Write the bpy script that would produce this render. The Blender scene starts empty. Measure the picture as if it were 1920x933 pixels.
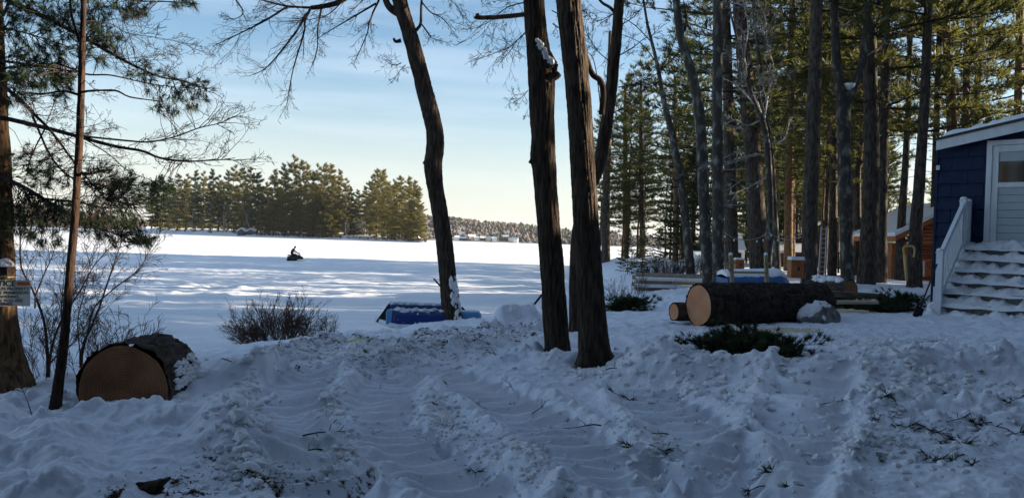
import bpy, math, random
import numpy as np
from mathutils import Vector, Matrix
random.seed(7)
RNG = np.random.default_rng(7)
S = bpy.context.scene
COL = S.collection
# ------------------------------------------------------------------ camera
CAM_H, F_PX, ROLL, HORIZON = 2.4, 1450.0, 0.033, 450.5
PITCH = math.atan((466.5 - HORIZON) / F_PX)
fw = Vector((0, math.cos(PITCH), -math.sin(PITCH)))
up0 = Vector((0, math.sin(PITCH), math.cos(PITCH)))
rt0 = Vector((1, 0, 0))
RT = rt0 * math.cos(ROLL) + up0 * math.sin(ROLL)
UP = up0 * math.cos(ROLL) - rt0 * math.sin(ROLL)
cam_data = bpy.data.cameras.new('camera')
cam_data.sensor_width = 36
cam_data.lens = 36 * F_PX / 1920
cam_data.clip_start, cam_data.clip_end = 0.1, 9000
cam = bpy.data.objects.new('camera', cam_data)
COL.objects.link(cam)
M = Matrix((RT, UP, -fw)).transposed().to_4x4()
M.translation = (0, 0, CAM_H)
cam.matrix_world = M
S.camera = cam
# ------------------------------------------------------------------ light
SUN_EL, SUN_AZ = math.radians(11.0), math.radians(79)
W = bpy.data.worlds.new('World')
S.world = W
W.use_nodes = True
wn, wl = W.node_tree.nodes, W.node_tree.links
bg = wn['Background']
sky = wn.new('ShaderNodeTexSky')
sky.sky_type = 'NISHITA'
sky.sun_disc = False
sky.sun_elevation, sky.sun_rotation = SUN_EL, SUN_AZ
sky.air_density, sky.dust_density, sky.ozone_density = 1.0, 0.4, 2.4
tc = wn.new('ShaderNodeTexCoord')
mp = wn.new('ShaderNodeMapping')
mp.inputs['Scale'].default_value = (1.2, 1.2, 14)
mp.inputs['Rotation'].default_value = (0.05, 0.06, 0.3)
nz = wn.new('ShaderNodeTexNoise')
nz.inputs['Scale'].default_value = 2.2
nz.inputs['Detail'].default_value = 6
rmp = wn.new('ShaderNodeValToRGB')
rmp.color_ramp.elements[0].position = 0.42
rmp.color_ramp.elements[1].position = 0.78
rmp.color_ramp.elements[1].color = (0.24, 0.24, 0.24, 1)
cmx = wn.new('ShaderNodeMixRGB')
cmx.inputs[2].default_value = (5.6, 5.9, 6.4, 1)
wl.new(tc.outputs['Generated'], mp.inputs['Vector'])
wl.new(mp.outputs['Vector'], nz.inputs['Vector'])
wl.new(nz.outputs['Fac'], rmp.inputs['Fac'])
wl.new(rmp.outputs['Color'], cmx.inputs['Fac'])
wl.new(sky.outputs['Color'], cmx.inputs[1])
sx = wn.new('ShaderNodeSeparateXYZ')
wl.new(tc.outputs['Generated'], sx.inputs[0])
hz = wn.new('ShaderNodeMapRange')                   # milky air towards the horizon, all round
hz.interpolation_type = 'SMOOTHERSTEP'
hz.inputs['From Min'].default_value, hz.inputs['From Max'].default_value = 0.27, -0.06
hz.inputs['To Min'].default_value, hz.inputs['To Max'].default_value = 0.0, 0.85
veil = wn.new('ShaderNodeMixRGB')
veil.inputs[2].default_value = (4.0, 3.95, 3.75, 1)
wl.new(sx.outputs['Z'], hz.inputs['Value'])
wl.new(hz.outputs['Result'], veil.inputs['Fac'])
wl.new(cmx.outputs['Color'], veil.inputs[1])
wl.new(veil.outputs['Color'], bg.inputs['Color'])
bg.inputs['Strength'].default_value = 0.06
sun_d = bpy.data.lights.new('sun', 'SUN')
sun_d.energy, sun_d.angle, sun_d.color = 5.0, math.radians(0.5), (1, 0.87, 0.68)
sun = bpy.data.objects.new('sun', sun_d)
COL.objects.link(sun)
sd_ = Vector((math.sin(SUN_AZ) * math.cos(SUN_EL), math.cos(SUN_AZ) * math.cos(SUN_EL), math.sin(SUN_EL)))
sun.rotation_euler = sd_.to_track_quat('Z', 'Y').to_euler()
S.view_settings.view_transform = 'Standard'
S.view_settings.look = 'None'
S.view_settings.exposure = 2.02
S.view_settings.gamma = 1
S.render.engine = 'CYCLES'
S.cycles.max_bounces = 6
S.cycles.transparent_max_bounces = 8
S.cycles.use_denoising = True

# ------------------------------------------------------------------ helpers
def ray(px, py):
    return (fw * F_PX + RT * (px - 960) + UP * (466.5 - py))
def P(px, py, Y):                          # world point seen at a pixel of the photograph, Y metres ahead
    r = ray(px, py)
    return Vector((0, 0, CAM_H)) + r * (Y / r.y)

def perlin(x, y, seed=0):
    x = np.asarray(x, float); y = np.asarray(y, float)
    xi = np.floor(x).astype(np.int64); yi = np.floor(y).astype(np.int64)
    xf, yf = x - xi, y - yi
    def g(ix, iy, dx, dy):
        h = (ix * 374761393 + iy * 668265263 + seed * 974634777) & 0x7fffffff
        h = ((h ^ (h >> 13)) * 1274126177) & 0x7fffffff
        a = ((h ^ (h >> 16)) & 0xffff) / 65536.0 * 2 * np.pi
        return np.cos(a) * dx + np.sin(a) * dy
    u = xf * xf * xf * (xf * (xf * 6 - 15) + 10); v = yf * yf * yf * (yf * (yf * 6 - 15) + 10)
    n0 = g(xi, yi, xf, yf) * (1 - u) + g(xi + 1, yi, xf - 1, yf) * u
    n1 = g(xi, yi + 1, xf, yf - 1) * (1 - u) + g(xi + 1, yi + 1, xf - 1, yf - 1) * u
    return (n0 * (1 - v) + n1 * v) * 1.5
def fbm(x, y, octv=4, seed=0):
    s, a = 0, 1.0
    for k in range(octv):
        s = s + a * perlin(x * 2 ** k, y * 2 ** k, seed + k); a *= 0.5
    return s
def hash01(ix, iy, s):
    h = (ix * 374761393 + iy * 668265263 + s * 1442695041) & 0x7fffffff
    h = ((h ^ (h >> 13)) * 1274126177) & 0x7fffffff
    return ((h ^ (h >> 16)) & 0xffff) / 65536.0
def clods(x, y, cell, prob, seed):
    gx, gy = x / cell, y / cell
    ix, iy = np.floor(gx).astype(np.int64), np.floor(gy).astype(np.int64)
    out = np.zeros_like(gx)
    for dx in (-1, 0, 1):
        for dy in (-1, 0, 1):
            cx, cy = ix + dx, iy + dy
            r = 0.2 + 0.42 * hash01(cx, cy, seed + 2)
            ok = hash01(cx, cy, seed + 3) < prob
            d2 = (gx - cx - hash01(cx, cy, seed)) ** 2 + (gy - cy - hash01(cx, cy, seed + 1)) ** 2
            out = np.maximum(out, np.where(ok, np.sqrt(np.maximum(r * r - d2, 0)), 0))
    return out * cell
def sstep(a, b, v):
    t = np.clip((v - a) / (b - a), 0, 1); return t * t * (3 - 2 * t)

def poly_dist(x, y, pts):                  # distance to a polyline and length along it
    best = np.full(np.shape(x), 1e9); along = np.zeros(np.shape(x)); side = np.zeros(np.shape(x)); s0 = 0
    for (ax, ay), (bx, by) in zip(pts[:-1], pts[1:]):
        vx, vy = bx - ax, by - ay; L = math.hypot(vx, vy)
        t = np.clip(((x - ax) * vx + (y - ay) * vy) / (L * L), 0, 1)
        dx, dy = x - ax - t * vx, y - ay - t * vy
        d = np.sqrt(dx * dx + dy * dy); m = d < best
        best = np.where(m, d, best); along = np.where(m, s0 + t * L, along)
        side = np.where(m, np.sign(vx * dy - vy * dx), side); s0 += L
    return best, along, side

SHORE = [(-60, 6), (-25, 9.5), (-12, 11.5), (-8, 13), (-6, 15), (-4, 17), (-2, 19), (0, 20.8), (2, 24), (3.3, 30), (5, 40), (6.5, 55),
         (7.5, 72), (10, 86), (14, 94), (30, 98), (80, 104), (260, 110)]
POLY = SHORE + [(260, -260), (-60, -260)]
def shore_sd(x, y):
    d, _, _ = poly_dist(x, y, POLY[:len(SHORE)])
    inside = np.zeros(np.shape(x), bool); n = len(POLY)
    for i in range(n):
        (x0, y0), (x1, y1) = POLY[i], POLY[(i + 1) % n]
        if y0 == y1: continue
        c = ((y0 > y) != (y1 > y)) & (x < (x1 - x0) * (y - y0) / (y1 - y0) + x0)
        inside ^= c
    return np.where(inside, d, -d)
def h_base(x, y):
    x = np.asarray(x, float); y = np.asarray(y, float)
    s = shore_sd(x, y)
    zb = 0.80 + 0.05 * np.clip(x, 0, 9) + 0.10 * np.clip(x + 2, -4, 0)
    rise = sstep(0, 14, x - np.maximum(0.70 * y + 7, 13)) * (1 - sstep(30, 44, y)) * 7.5   # unseen hill added right of the view to keep low sun off the yard
    back = sstep(4, 16, -y) * 3.0  # unseen slope behind the camera, added to dim the sky light
    return np.where(s > 0, zb * (1 - np.exp(-np.maximum(s, 0) / 1.6)) + rise + back, np.maximum(0.3 * s, -1.2))
def G(px, py, lift=0.0):                   # ground point seen at a pixel
    r = ray(px, py); lo, hi = 3.0, 400.0
    f = lambda Y: (CAM_H + r.z * Y / r.y) - max(float(h_base(r.x * Y / r.y, Y)), 0) - lift
    Y = 3.0
    while Y < 900 and f(Y) > 0: Y *= 1.02
    lo, hi = Y / 1.02, Y
    for _ in range(24):
        m = (lo + hi) / 2
        if f(m) > 0: lo = m
        else: hi = m
    return Vector((r.x * lo / r.y, lo, float(h_base(r.x * lo / r.y, lo))))
def Gv(px, py, lift=0.0):                            # the same for arrays of pixels
    px, py = np.asarray(px, float), np.asarray(py, float); F, R_, U_ = [np.array(list(q)) for q in (fw, RT, UP)]
    r = F * F_PX + (px - 960)[:, None] * R_ + (466.5 - py)[:, None] * U_; k = r / r[:, 1:2]; lo, hi = np.full(len(px), 3.0), np.full(len(px), 90.0)
    for _ in range(26):
        m = (lo + hi) / 2; ok = CAM_H + k[:, 2] * m - np.maximum(h_base(k[:, 0] * m, m), 0) - lift > 0; lo = np.where(ok, m, lo); hi = np.where(ok, hi, m)
    return k[:, 0] * lo, lo
def Gxy(*pts): return [tuple(G(a, b)[:2]) for a, b in pts]

BERMS = [  # polyline, height, half width
    ([(-7.5, 6.9), (-5.5, 6.5), (-3.9, 5.9), (-2.9, 5.75), (-2.35, 5.75), (-1.95, 5.5)], 0.27, 0.55),
    ([(-4.0, 5.2), (-3.0, 4.8), (-2.6, 4.3)], 0.22, 0.6),
    ([(1.75, 9.0), (2.4, 8.7), (3.2, 8.35), (4.1, 8.3), (4.9, 8.5), (6.2, 8.6), (9, 8.4)], 0.26, 0.42),
    ([(2.9, 6.9), (3.9, 6.6), (5.2, 6.4)], 0.12, 0.6),
    (Gxy((430, 705), (520, 675), (620, 650), (700, 662), (840, 650), (900, 638), (1000, 620)), 0.10, 0.4),
    (Gxy((930, 612), (965, 610), (1005, 608)), 0.30, 0.24),
    (Gxy((838, 618), (858, 620)), 0.20, 0.22),
    (Gxy((660, 690), (780, 675), (900, 655), (1010, 650)), 0.12, 0.4),
    (Gxy((455, 722), (505, 705)), 0.16, 0.3),
    (Gxy((690, 618), (760, 620), (900, 618)), -0.16, 0.35),
    ([(0.35, 10.5), (0.75, 9.9), (1.4, 9.9)], 0.08, 0.5),
    ([(-5.2, 7.4), (-4.6, 8.2), (-3.2, 8.9)], 0.10, 0.5),
]
TRACKS = [Gxy((590, 690), (552, 735), (540, 790), (570, 860), (640, 930)), Gxy((760, 695), (712, 735), (700, 790), (765, 850), (900, 928)),
          Gxy((795, 690), (870, 715), (960, 760), (1080, 830), (1230, 925)), Gxy((1545, 685), (1530, 720), (1500, 800), (1450, 880), (1400, 930)),
          Gxy((1180, 720), (1290, 790), (1330, 860), (1330, 930))]
def h_full(x, y, want_dirt=False):
    x = np.asarray(x, float); y = np.asarray(y, float)
    shp = x.shape; x = x.ravel(); y = y.ravel()
    s = shore_sd(x, y); z = h_base(x, y)
    land = sstep(-0.8, 0.6, s)
    r = np.sqrt(x * x + y * y)
    near = 1 - sstep(22, 42, r)
    rough = 0.28 * np.ones_like(x)
    wx = x + 0.22 * perlin(x * 1.1, y * 1.1, 31); wy = y + 0.22 * perlin(x * 1.1, y * 1.1, 32)
    dirt = 0.25 + 0.25 * perlin(x * 0.6, y * 0.6, 77)
    for k, (pts, hh, w) in enumerate(BERMS):
        d, al, _ = poly_dist(wx, wy, pts)
        g = np.exp(-(d / w) ** 2)
        z = z + hh * g * (1 + 0.45 * perlin(x * 2.1, y * 2.1, 40 + k))
        rough = np.maximum(rough, g * (1.0 if k not in (0, 1) else 0.7))
        if k in (4, 7): dirt = np.maximum(dirt, g * 0.86)
        if k in (0, 1): dirt = dirt * (1 - g)
    tmask = np.zeros_like(x)
    for k, pts in enumerate(TRACKS):
        d, al, sdn = poly_dist(x + 0.05 * perlin(x * 2, y * 2, 61), y, pts)
        w = 0.36
        ins = 1 - sstep(w * 0.75, w * 1.15, d)
        rim = np.exp(-((d - w * 1.35) / 0.1) ** 2)
        ph = al / 0.27 + 0.75 * (d / w) ** 2 + 0.3 * perlin(x * 1.3, y * 1.3, 63)
        tread = 1.5 * np.maximum(1.006 - np.sqrt(np.sin(np.pi * ph) ** 2 + 0.012), 0) ** 1.1 - 0.45
        fade = sstep(0, 0.5, al)
        z = z + fade * (-0.05 * ins + 0.085 * ins * tread * (0.6 + 0.9 * np.abs(perlin(x * 1.3, y * 1.3, 64))) + 0.032 * rim)
        tmask = np.maximum(tmask, ins * fade)
        rough = np.maximum(rough, rim * fade * 0.55) * (1 - 0.75 * ins * fade)
    lump = np.abs(fbm(x * 1.7, y * 1.7, 3, 5)) * 0.10 + fbm(x * 0.55, y * 0.55, 3, 8) * 0.05
    fine = fbm(x * 5, y * 5, 4, 15) * 0.026 + np.abs(perlin(x * 16, y * 16, 17)) * 0.012
    cl = clods(wx, wy, 0.55, 0.3, 3) * 0.28 + clods(wx + .05 * perlin(x * 5, y * 5, 91), wy + .05 * perlin(x * 5, y * 5, 92), 0.24, 0.5, 11) * 0.6 + clods(x + .02 * perlin(x * 14, y * 14, 93), y, 0.10, 0.6, 23) * 0.8
    z = z + land * near * (rough * (cl * 0.85 + lump) + fine * (0.5 + rough) * (1 - 0.6 * tmask) + 0.02 * fbm(x * 1.1, y * 1.1, 2, 19))
    z = z + land * (1 - near) * (0.10 * fbm(x * 0.35, y * 0.35, 3, 25))
    dirt = np.where(s < 1.0, dirt * sstep(0, 1, s), dirt)
    dirt = np.maximum(dirt, 0.74 * np.exp(-(((x - 4.2) / 3.6) ** 2 + ((y - 13.0) / 2.2) ** 2)))
    dirt = np.maximum(dirt, 0.95 * np.exp(-(((x + 1.15) / 0.8) ** 2 + ((y - 4.95) / 0.28) ** 2)))
    dirt = np.maximum(dirt, sstep(12, 20, y) * sstep(3, 9, x) * 0.65)
    if want_dirt: return z.reshape(shp), np.clip(dirt, 0, 1).reshape(shp)
    return z.reshape(shp)
def H(x, y): return float(h_full(np.array([x]), np.array([y]))[0])
def GF(px, py):                            # seen ground point with the banks taken into account
    g = G(px, py)
    for _ in range(3): g = G(px, py, H(g.x, g.y) - float(h_base(g.x, g.y)))
    return g
def ground(px, py, sink=0.0):
    g = GF(px, py); return Vector((g.x, g.y, H(g.x, g.y) - sink))

def blob(mb, rx, ry, rz, seed, amp=.12, n=26, c=(0, 0, 0), zmin=-1.0, f=1.7):
    th, ph = np.meshgrid(np.linspace(0, 2 * np.pi, n, endpoint=False), np.linspace(math.asin(zmin), np.pi / 2 - .02, n // 2), indexing='ij')
    x, y, z = np.cos(ph) * np.cos(th), np.cos(ph) * np.sin(th), np.sin(ph); r = 1 + amp * perlin(x * f + z + seed, y * f + z * .7, seed) + amp * .4 * perlin(x * 5 + z * 2, y * 5 - z * 2, seed + 1)
    v = np.stack([x * r * rx + c[0], y * r * ry + c[1], z * r * rz + c[2]], -1); m = n // 2
    i, j = np.meshgrid(np.arange(n), np.arange(m - 1), indexing='ij'); i, j = i.ravel(), j.ravel(); k = (i + 1) % n
    mb.add(v, np.stack([i * m + j, k * m + j, k * m + j + 1, i * m + j + 1], 1))

class MB:
    def __init__(self): self.v, self.f, self.n = [], [], 0
    def add(self, v, f, m=0):
        v = np.asarray([list(q) for q in v] if isinstance(v, list) else v, float).reshape(-1, 3)
        fs = [f] if isinstance(f, np.ndarray) else [np.array([q for q in f if len(q) == k]) for k in sorted({len(q) for q in f})]
        self.v.append(v)
        for q in fs: self.f.append((np.asarray(q, int) + self.n, m))
        self.n += len(v)
    def box(self, c, size, axes=None, m=0, taper=1.0):
        sx, sy, sz = [q / 2 for q in size]
        q = np.array([[-sx, -sy, -sz], [sx, -sy, -sz], [sx, sy, -sz], [-sx, sy, -sz],
                      [-sx * taper, -sy * taper, sz], [sx * taper, -sy * taper, sz], [sx * taper, sy * taper, sz], [-sx * taper, sy * taper, sz]])
        if axes is not None: q = q @ np.array([list(a) for a in axes])
        self.add(q + np.array(list(c)), [[3, 2, 1, 0], [4, 5, 6, 7], [0, 1, 5, 4], [1, 2, 6, 5], [2, 3, 7, 6], [3, 0, 4, 7]], m)
    def beam(self, a, b, w, t, upv=(0, 0, 1), m=0):
        a, b = Vector(a), Vector(b); d = b - a; L = d.length; d.normalize()
        u = Vector(upv); sdv = d.cross(u).normalized(); u = sdv.cross(d)
        self.box((a + b) / 2, (L, w, t), (d, sdv, u), m)
    def tube(self, path, rad, sides=8, cap=True, m=0, disp=None):
        path = [Vector(p) for p in path]; n = len(path)
        rad = [rad] * n if np.isscalar(rad) else rad
        t = (path[1] - path[0]).normalized()
        x = t.orthogonal().normalized(); vs = []
        for i in range(n):
            a = path[min(i + 1, n - 1)] - path[max(i - 1, 0)]
            a.normalize(); x = (x - a * x.dot(a)).normalized(); y = a.cross(x)
            th = np.arange(sides) * 2 * np.pi / sides
            r = rad[i] * np.ones(sides)
            if disp is not None: r = r + disp(th, i)
            vs.append(np.array(path[i])[None] + np.outer(np.cos(th) * r, np.array(x)) + np.outer(np.sin(th) * r, np.array(y)))
        vs = np.concatenate(vs)
        i, j = np.meshgrid(np.arange(n - 1), np.arange(sides), indexing='ij'); i, j = i.ravel(), j.ravel(); k = (j + 1) % sides
        self.add(vs, np.stack([i * sides + j, i * sides + k, (i + 1) * sides + k, (i + 1) * sides + j], 1), m)
        if cap:
            self.f.append((np.array([list(range(sides))[::-1]]) + self.n - len(vs), m)); self.f.append((np.array([list(range((n - 1) * sides, n * sides))]) + self.n - len(vs), m))
    def segs(self, sg, sides=3, m=0):       # many straight tapered twigs at once: (p0, p1, r0, r1)
        if not len(sg): return
        a = np.array([list(q[0]) + list(q[1]) + [q[2], q[3]] for q in sg], float)
        p0, p1, r0, r1 = a[:, :3], a[:, 3:6], a[:, 6], a[:, 7]
        d = p1 - p0; d /= np.linalg.norm(d, axis=1, keepdims=True) + 1e-9
        ref = np.where(np.abs(d[:, 2:3]) > 0.9, [[1., 0, 0]], [[0, 0, 1.]])
        x = np.cross(d, ref); x /= np.linalg.norm(x, axis=1, keepdims=True); y = np.cross(d, x)
        vs = []
        for p, r in ((p0, r0), (p1, r1)):
            for k in range(sides):
                t = 2 * np.pi * k / sides
                vs.append(p + (x * math.cos(t) + y * math.sin(t)) * r[:, None])
        n = len(a); vs = np.stack(vs, 1).reshape(-1, 3)
        b = np.arange(n)[:, None] * 2 * sides
        f = np.concatenate([np.stack([b[:, 0] + k, b[:, 0] + (k + 1) % sides, b[:, 0] + sides + (k + 1) % sides, b[:, 0] + sides + k], 1) for k in range(sides)])
        self.add(vs, f, m)
    def tufts(self, pos, dirs, n, length, width, spread, m=0):
        pos = np.asarray(pos, float).reshape(-1, 3); dirs = np.asarray(dirs, float).reshape(-1, 3)
        if not len(pos): return
        N = len(pos)
        p = np.repeat(pos, n, 0); d = np.repeat(dirs, n, 0)
        q = d + RNG.normal(0, spread, (N * n, 3)); q /= np.linalg.norm(q, axis=1, keepdims=True) + 1e-9
        w = np.cross(q, RNG.normal(0, 1, (N * n, 3))); w /= np.linalg.norm(w, axis=1, keepdims=True) + 1e-9
        L = length * RNG.uniform(0.65, 1.1, (N * n, 1)); w = w * width * 0.5
        b = p - d * RNG.uniform(0, 0.45, (N * n, 1)) * length
        vs = np.stack([b - w, b + w, b + q * L], 1).reshape(-1, 3)
        self.add(vs, np.arange(N * n * 3).reshape(-1, 3), m)
    def mesh(self, name, mats, smooth=False):
        me = bpy.data.meshes.new(name)
        v = np.concatenate(self.v); me.vertices.add(len(v)); me.vertices.foreach_set('co', v.ravel())
        loops = np.concatenate([f.ravel() for f, _ in self.f]); tot = np.concatenate([np.full(len(f), f.shape[1]) for f, _ in self.f])
        mi = np.concatenate([np.full(len(f), m) for f, m in self.f])
        me.loops.add(len(loops)); me.loops.foreach_set('vertex_index', loops.astype(np.int32))
        me.polygons.add(len(tot)); me.polygons.foreach_set('loop_start', (np.cumsum(tot) - tot).astype(np.int32)); me.polygons.foreach_set('loop_total', tot.astype(np.int32))
        me.polygons.foreach_set('material_index', mi.astype(np.int32)); me.polygons.foreach_set('use_smooth', np.full(len(tot), smooth))
        for q in (mats if isinstance(mats, (list, tuple)) else [mats]): me.materials.append(q)
        me.update(calc_edges=True); me.validate()
        return me
    def build(self, name, mats, parent=None, smooth=False, loc=None, rot=None, **kw):
        o = bpy.data.objects.new(name, self.mesh(name, mats, smooth)); COL.objects.link(o)
        if parent is not None: o.parent = parent; o.matrix_parent_inverse = Matrix.Translation(-parent.location) if kw.pop('world', False) else Matrix()
        else: kw.pop('world', None)
        if loc is not None: o.location = loc
        if rot is not None: o.rotation_euler = rot
        for k, q in kw.items(): o[k] = q
        return o
def tag(o, label, cat, group=None, kind=None):
    if label: o['label'] = label
    if cat: o['category'] = cat
    if group: o['group'] = group
    if kind: o['kind'] = kind
    return o
def thing(name, loc, label, cat, group=None, rz=0.0):
    o = bpy.data.objects.new(name, None); COL.objects.link(o); o.location = loc; o.rotation_euler = (0, 0, rz)
    o.empty_display_size = 0.2
    return tag(o, label, cat, group)
def dup(root, loc, rz=0, sc=1.0, label=None, group=None, cat=None):
    r = root.copy(); COL.objects.link(r); r.location = loc; r.rotation_euler = (0, 0, rz); r.scale = (sc, sc, sc)
    if label: r['label'] = label
    if group: r['group'] = group
    for ch in list(root.children):
        c = ch.copy(); COL.objects.link(c); c.parent = r
        for g in ch.children:
            d = g.copy(); COL.objects.link(d); d.parent = c
    return r

# ------------------------------------------------------------------ materials
def mat(name, col, rough=0.8, col2=None, scale=(5, 5, 5), detail=5, bump=0.0, bscale=None, lo=0.35, hi=0.65, spec=0.3, bdist=0.02):
    m = bpy.data.materials.new(name); m.use_nodes = True
    n, l = m.node_tree.nodes, m.node_tree.links
    b = n['Principled BSDF']; b.inputs['Roughness'].default_value = rough; b.inputs['Specular IOR Level'].default_value = spec
    b.inputs['Base Color'].default_value = (*col, 1)
    if col2 is not None or bump:
        t = n.new('ShaderNodeTexCoord'); mp = n.new('ShaderNodeMapping'); mp.inputs['Scale'].default_value = scale
        z = n.new('ShaderNodeTexNoise'); z.inputs['Scale'].default_value = 1; z.inputs['Detail'].default_value = detail
        l.new(t.outputs['Object'], mp.inputs['Vector']); l.new(mp.outputs['Vector'], z.inputs['Vector'])
        if col2 is not None:
            r = n.new('ShaderNodeValToRGB'); r.color_ramp.elements[0].position = lo; r.color_ramp.elements[1].position = hi
            r.color_ramp.elements[0].color = (*col, 1); r.color_ramp.elements[1].color = (*col2, 1)
            l.new(z.outputs['Fac'], r.inputs['Fac']); l.new(r.outputs['Color'], b.inputs['Base Color'])
        if bump:
            if bscale is not None:
                mp2 = n.new('ShaderNodeMapping'); mp2.inputs['Scale'].default_value = bscale
                z2 = n.new('ShaderNodeTexNoise'); z2.inputs['Scale'].default_value = 1; z2.inputs['Detail'].default_value = 6
                l.new(t.outputs['Object'], mp2.inputs['Vector']); l.new(mp2.outputs['Vector'], z2.inputs['Vector'])
            else: z2 = z
            bp = n.new('ShaderNodeBump'); bp.inputs['Strength'].default_value = bump; bp.inputs['Distance'].default_value = bdist
            l.new(z2.outputs['Fac'], bp.inputs['Height']); l.new(bp.outputs['Normal'], b.inputs['Normal'])
    return m
def foliage(name, c1, c2, trans, tf=0.35):
    m = mat(name, c1, 0.6, c2, (0.8, 0.8, 0.8), 3, spec=0.2)
    n, l = m.node_tree.nodes, m.node_tree.links
    b = n['Principled BSDF']; out = n['Material Output']
    tr = n.new('ShaderNodeBsdfTranslucent'); tr.inputs['Color'].default_value = (*trans, 1)
    mx = n.new('ShaderNodeMixShader'); mx.inputs[0].default_value = tf
    l.new(b.outputs[0], mx.inputs[1]); l.new(tr.outputs[0], mx.inputs[2]); l.new(mx.outputs[0], out.inputs['Surface'])
    return m
MAT = {}
def snow_material(name, use_dirt):
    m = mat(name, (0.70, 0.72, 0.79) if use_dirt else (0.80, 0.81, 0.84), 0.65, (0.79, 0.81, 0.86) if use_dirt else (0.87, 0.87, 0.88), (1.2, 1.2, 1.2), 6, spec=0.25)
    n, l = m.node_tree.nodes, m.node_tree.links
    b = n['Principled BSDF']; t = n.new('ShaderNodeTexCoord')
    z1 = n.new('ShaderNodeTexNoise'); z1.inputs['Scale'].default_value = 22 if use_dirt else 2.2; z1.inputs['Detail'].default_value = 8; z1.inputs['Roughness'].default_value = 0.65
    l.new(t.outputs['Object'], z1.inputs['Vector'])
    bp = n.new('ShaderNodeBump'); bp.inputs['Strength'].default_value = 0.45; bp.inputs['Distance'].default_value = 0.03 if use_dirt else 0.09
    l.new(z1.outputs['Fac'], bp.inputs['Height']); l.new(bp.outputs['Normal'], b.inputs['Normal'])
    if use_dirt:
        at = n.new('ShaderNodeAttribute'); at.attribute_name = 'dirt'
        z2 = n.new('ShaderNodeTexNoise'); z2.inputs['Scale'].default_value = 13; z2.inputs['Detail'].default_value = 9; z2.inputs['Roughness'].default_value = 0.75
        mp = n.new('ShaderNodeMapping'); mp.inputs['Scale'].default_value = (1, 1.6, 1); mp.inputs['Rotation'].default_value = (0, 0, 0.4)
        l.new(t.outputs['Object'], mp.inputs['Vector']); l.new(mp.outputs['Vector'], z2.inputs['Vector'])
        ad = n.new('ShaderNodeMath'); ad.operation = 'MULTIPLY_ADD'; ad.inputs[1].default_value = 0.27
        l.new(at.outputs['Fac'], ad.inputs[0]); l.new(z2.outputs['Fac'], ad.inputs[2])
        r = n.new('ShaderNodeValToRGB'); r.color_ramp.elements[0].position = 0.735; r.color_ramp.elements[1].position = 0.80
        l.new(ad.outputs[0], r.inputs['Fac'])
        mx = n.new('ShaderNodeMixRGB'); mx.inputs[2].default_value = (0.055, 0.042, 0.028, 1)
        old = b.inputs['Base Color'].links[0].from_socket
        l.new(old, mx.inputs[1]); l.new(r.outputs['Color'], mx.inputs['Fac']); l.new(mx.outputs['Color'], b.inputs['Base Color'])
    return m
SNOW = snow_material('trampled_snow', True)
LAKE = snow_material('lake_snow', False)
SNOWP = mat('snow_cap', (0.72, 0.72, 0.75), 0.7, (0.80, 0.80, 0.81), (4, 4, 4), 6, bump=0.6, bscale=(16, 16, 16))
BARK = mat('oak_bark', (0.024, 0.018, 0.014), 0.95, (0.088, 0.064, 0.048), (26, 26, 4), 6, bump=1.0, bscale=(40, 40, 7), spec=0.1, bdist=0.03)
BARKP = mat('pine_bark', (0.035, 0.027, 0.022), 0.95, (0.105, 0.085, 0.07), (14, 14, 4), 6, bump=1.0, bscale=(18, 18, 5), spec=0.1, bdist=0.05)
BARKR = mat('red_pine_bark', (0.06, 0.036, 0.022), 0.95, (0.20, 0.125, 0.07), (24, 24, 5), 6, bump=1.0, bscale=(30, 30, 6), spec=0.1, bdist=0.03)
BARKL = mat('lichen_bark', (0.06, 0.052, 0.045), 0.95, (0.21, 0.22, 0.18), (6, 6, 3), 7, bump=0.9, bscale=(22, 22, 8), spec=0.1, lo=0.52, hi=0.70)
BARKT = mat('dark_young_bark', (0.020, 0.013, 0.010), 0.95, (0.055, 0.032, 0.022), (30, 30, 6), 6, bump=1.0, bscale=(45, 45, 9), spec=0.1)
TWIG = mat('twig_bark', (0.035, 0.026, 0.022), 0.9, spec=0.15)
TWIGR = mat('reddish_twig', (0.075, 0.042, 0.03), 0.85, (0.12, 0.065, 0.04), (3, 3, 3), spec=0.2)
PALETWIG = mat('frosted_twig', (0.16, 0.14, 0.12), 0.9, (0.42, 0.42, 0.43), (9, 9, 9), spec=0.1)
NEEDLE = foliage('pine_needle', (0.028, 0.050, 0.018), (0.052, 0.080, 0.026), (0.14, 0.135, 0.03), 0.38)
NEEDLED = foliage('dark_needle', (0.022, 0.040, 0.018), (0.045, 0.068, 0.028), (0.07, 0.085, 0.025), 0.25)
NEEDLEI = foliage('island_needle', (0.046, 0.058, 0.016), (0.095, 0.090, 0.024), (0.24, 0.18, 0.03), 0.32)
CUT = None
def wood_end(name, c1, c2, ring):
    m = mat(name, c1, 0.75, c2, (3, 3, 3), 5, bump=0.4, bscale=(30, 2, 30))
    n, l = m.node_tree.nodes, m.node_tree.links; b = n['Principled BSDF']
    t = n.new('ShaderNodeTexCoord'); wv = n.new('ShaderNodeTexWave'); wv.wave_type = 'RINGS'; wv.rings_direction = 'Z'
    wv.inputs['Scale'].default_value = 11; wv.inputs['Distortion'].default_value = 3.5; wv.inputs['Detail'].default_value = 4; wv.inputs['Detail Scale'].default_value = 1.6
    l.new(t.outputs['Object'], wv.inputs['Vector'])
    mx = n.new('ShaderNodeMixRGB'); mx.blend_type = 'MULTIPLY'; mx.inputs[2].default_value = (*ring, 1)
    old = b.inputs['Base Color'].links[0].from_socket
    l.new(old, mx.inputs[1]); l.new(wv.outputs['Fac'], mx.inputs['Fac']); l.new(mx.outputs['Color'], b.inputs['Base Color'])
    return m
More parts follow.
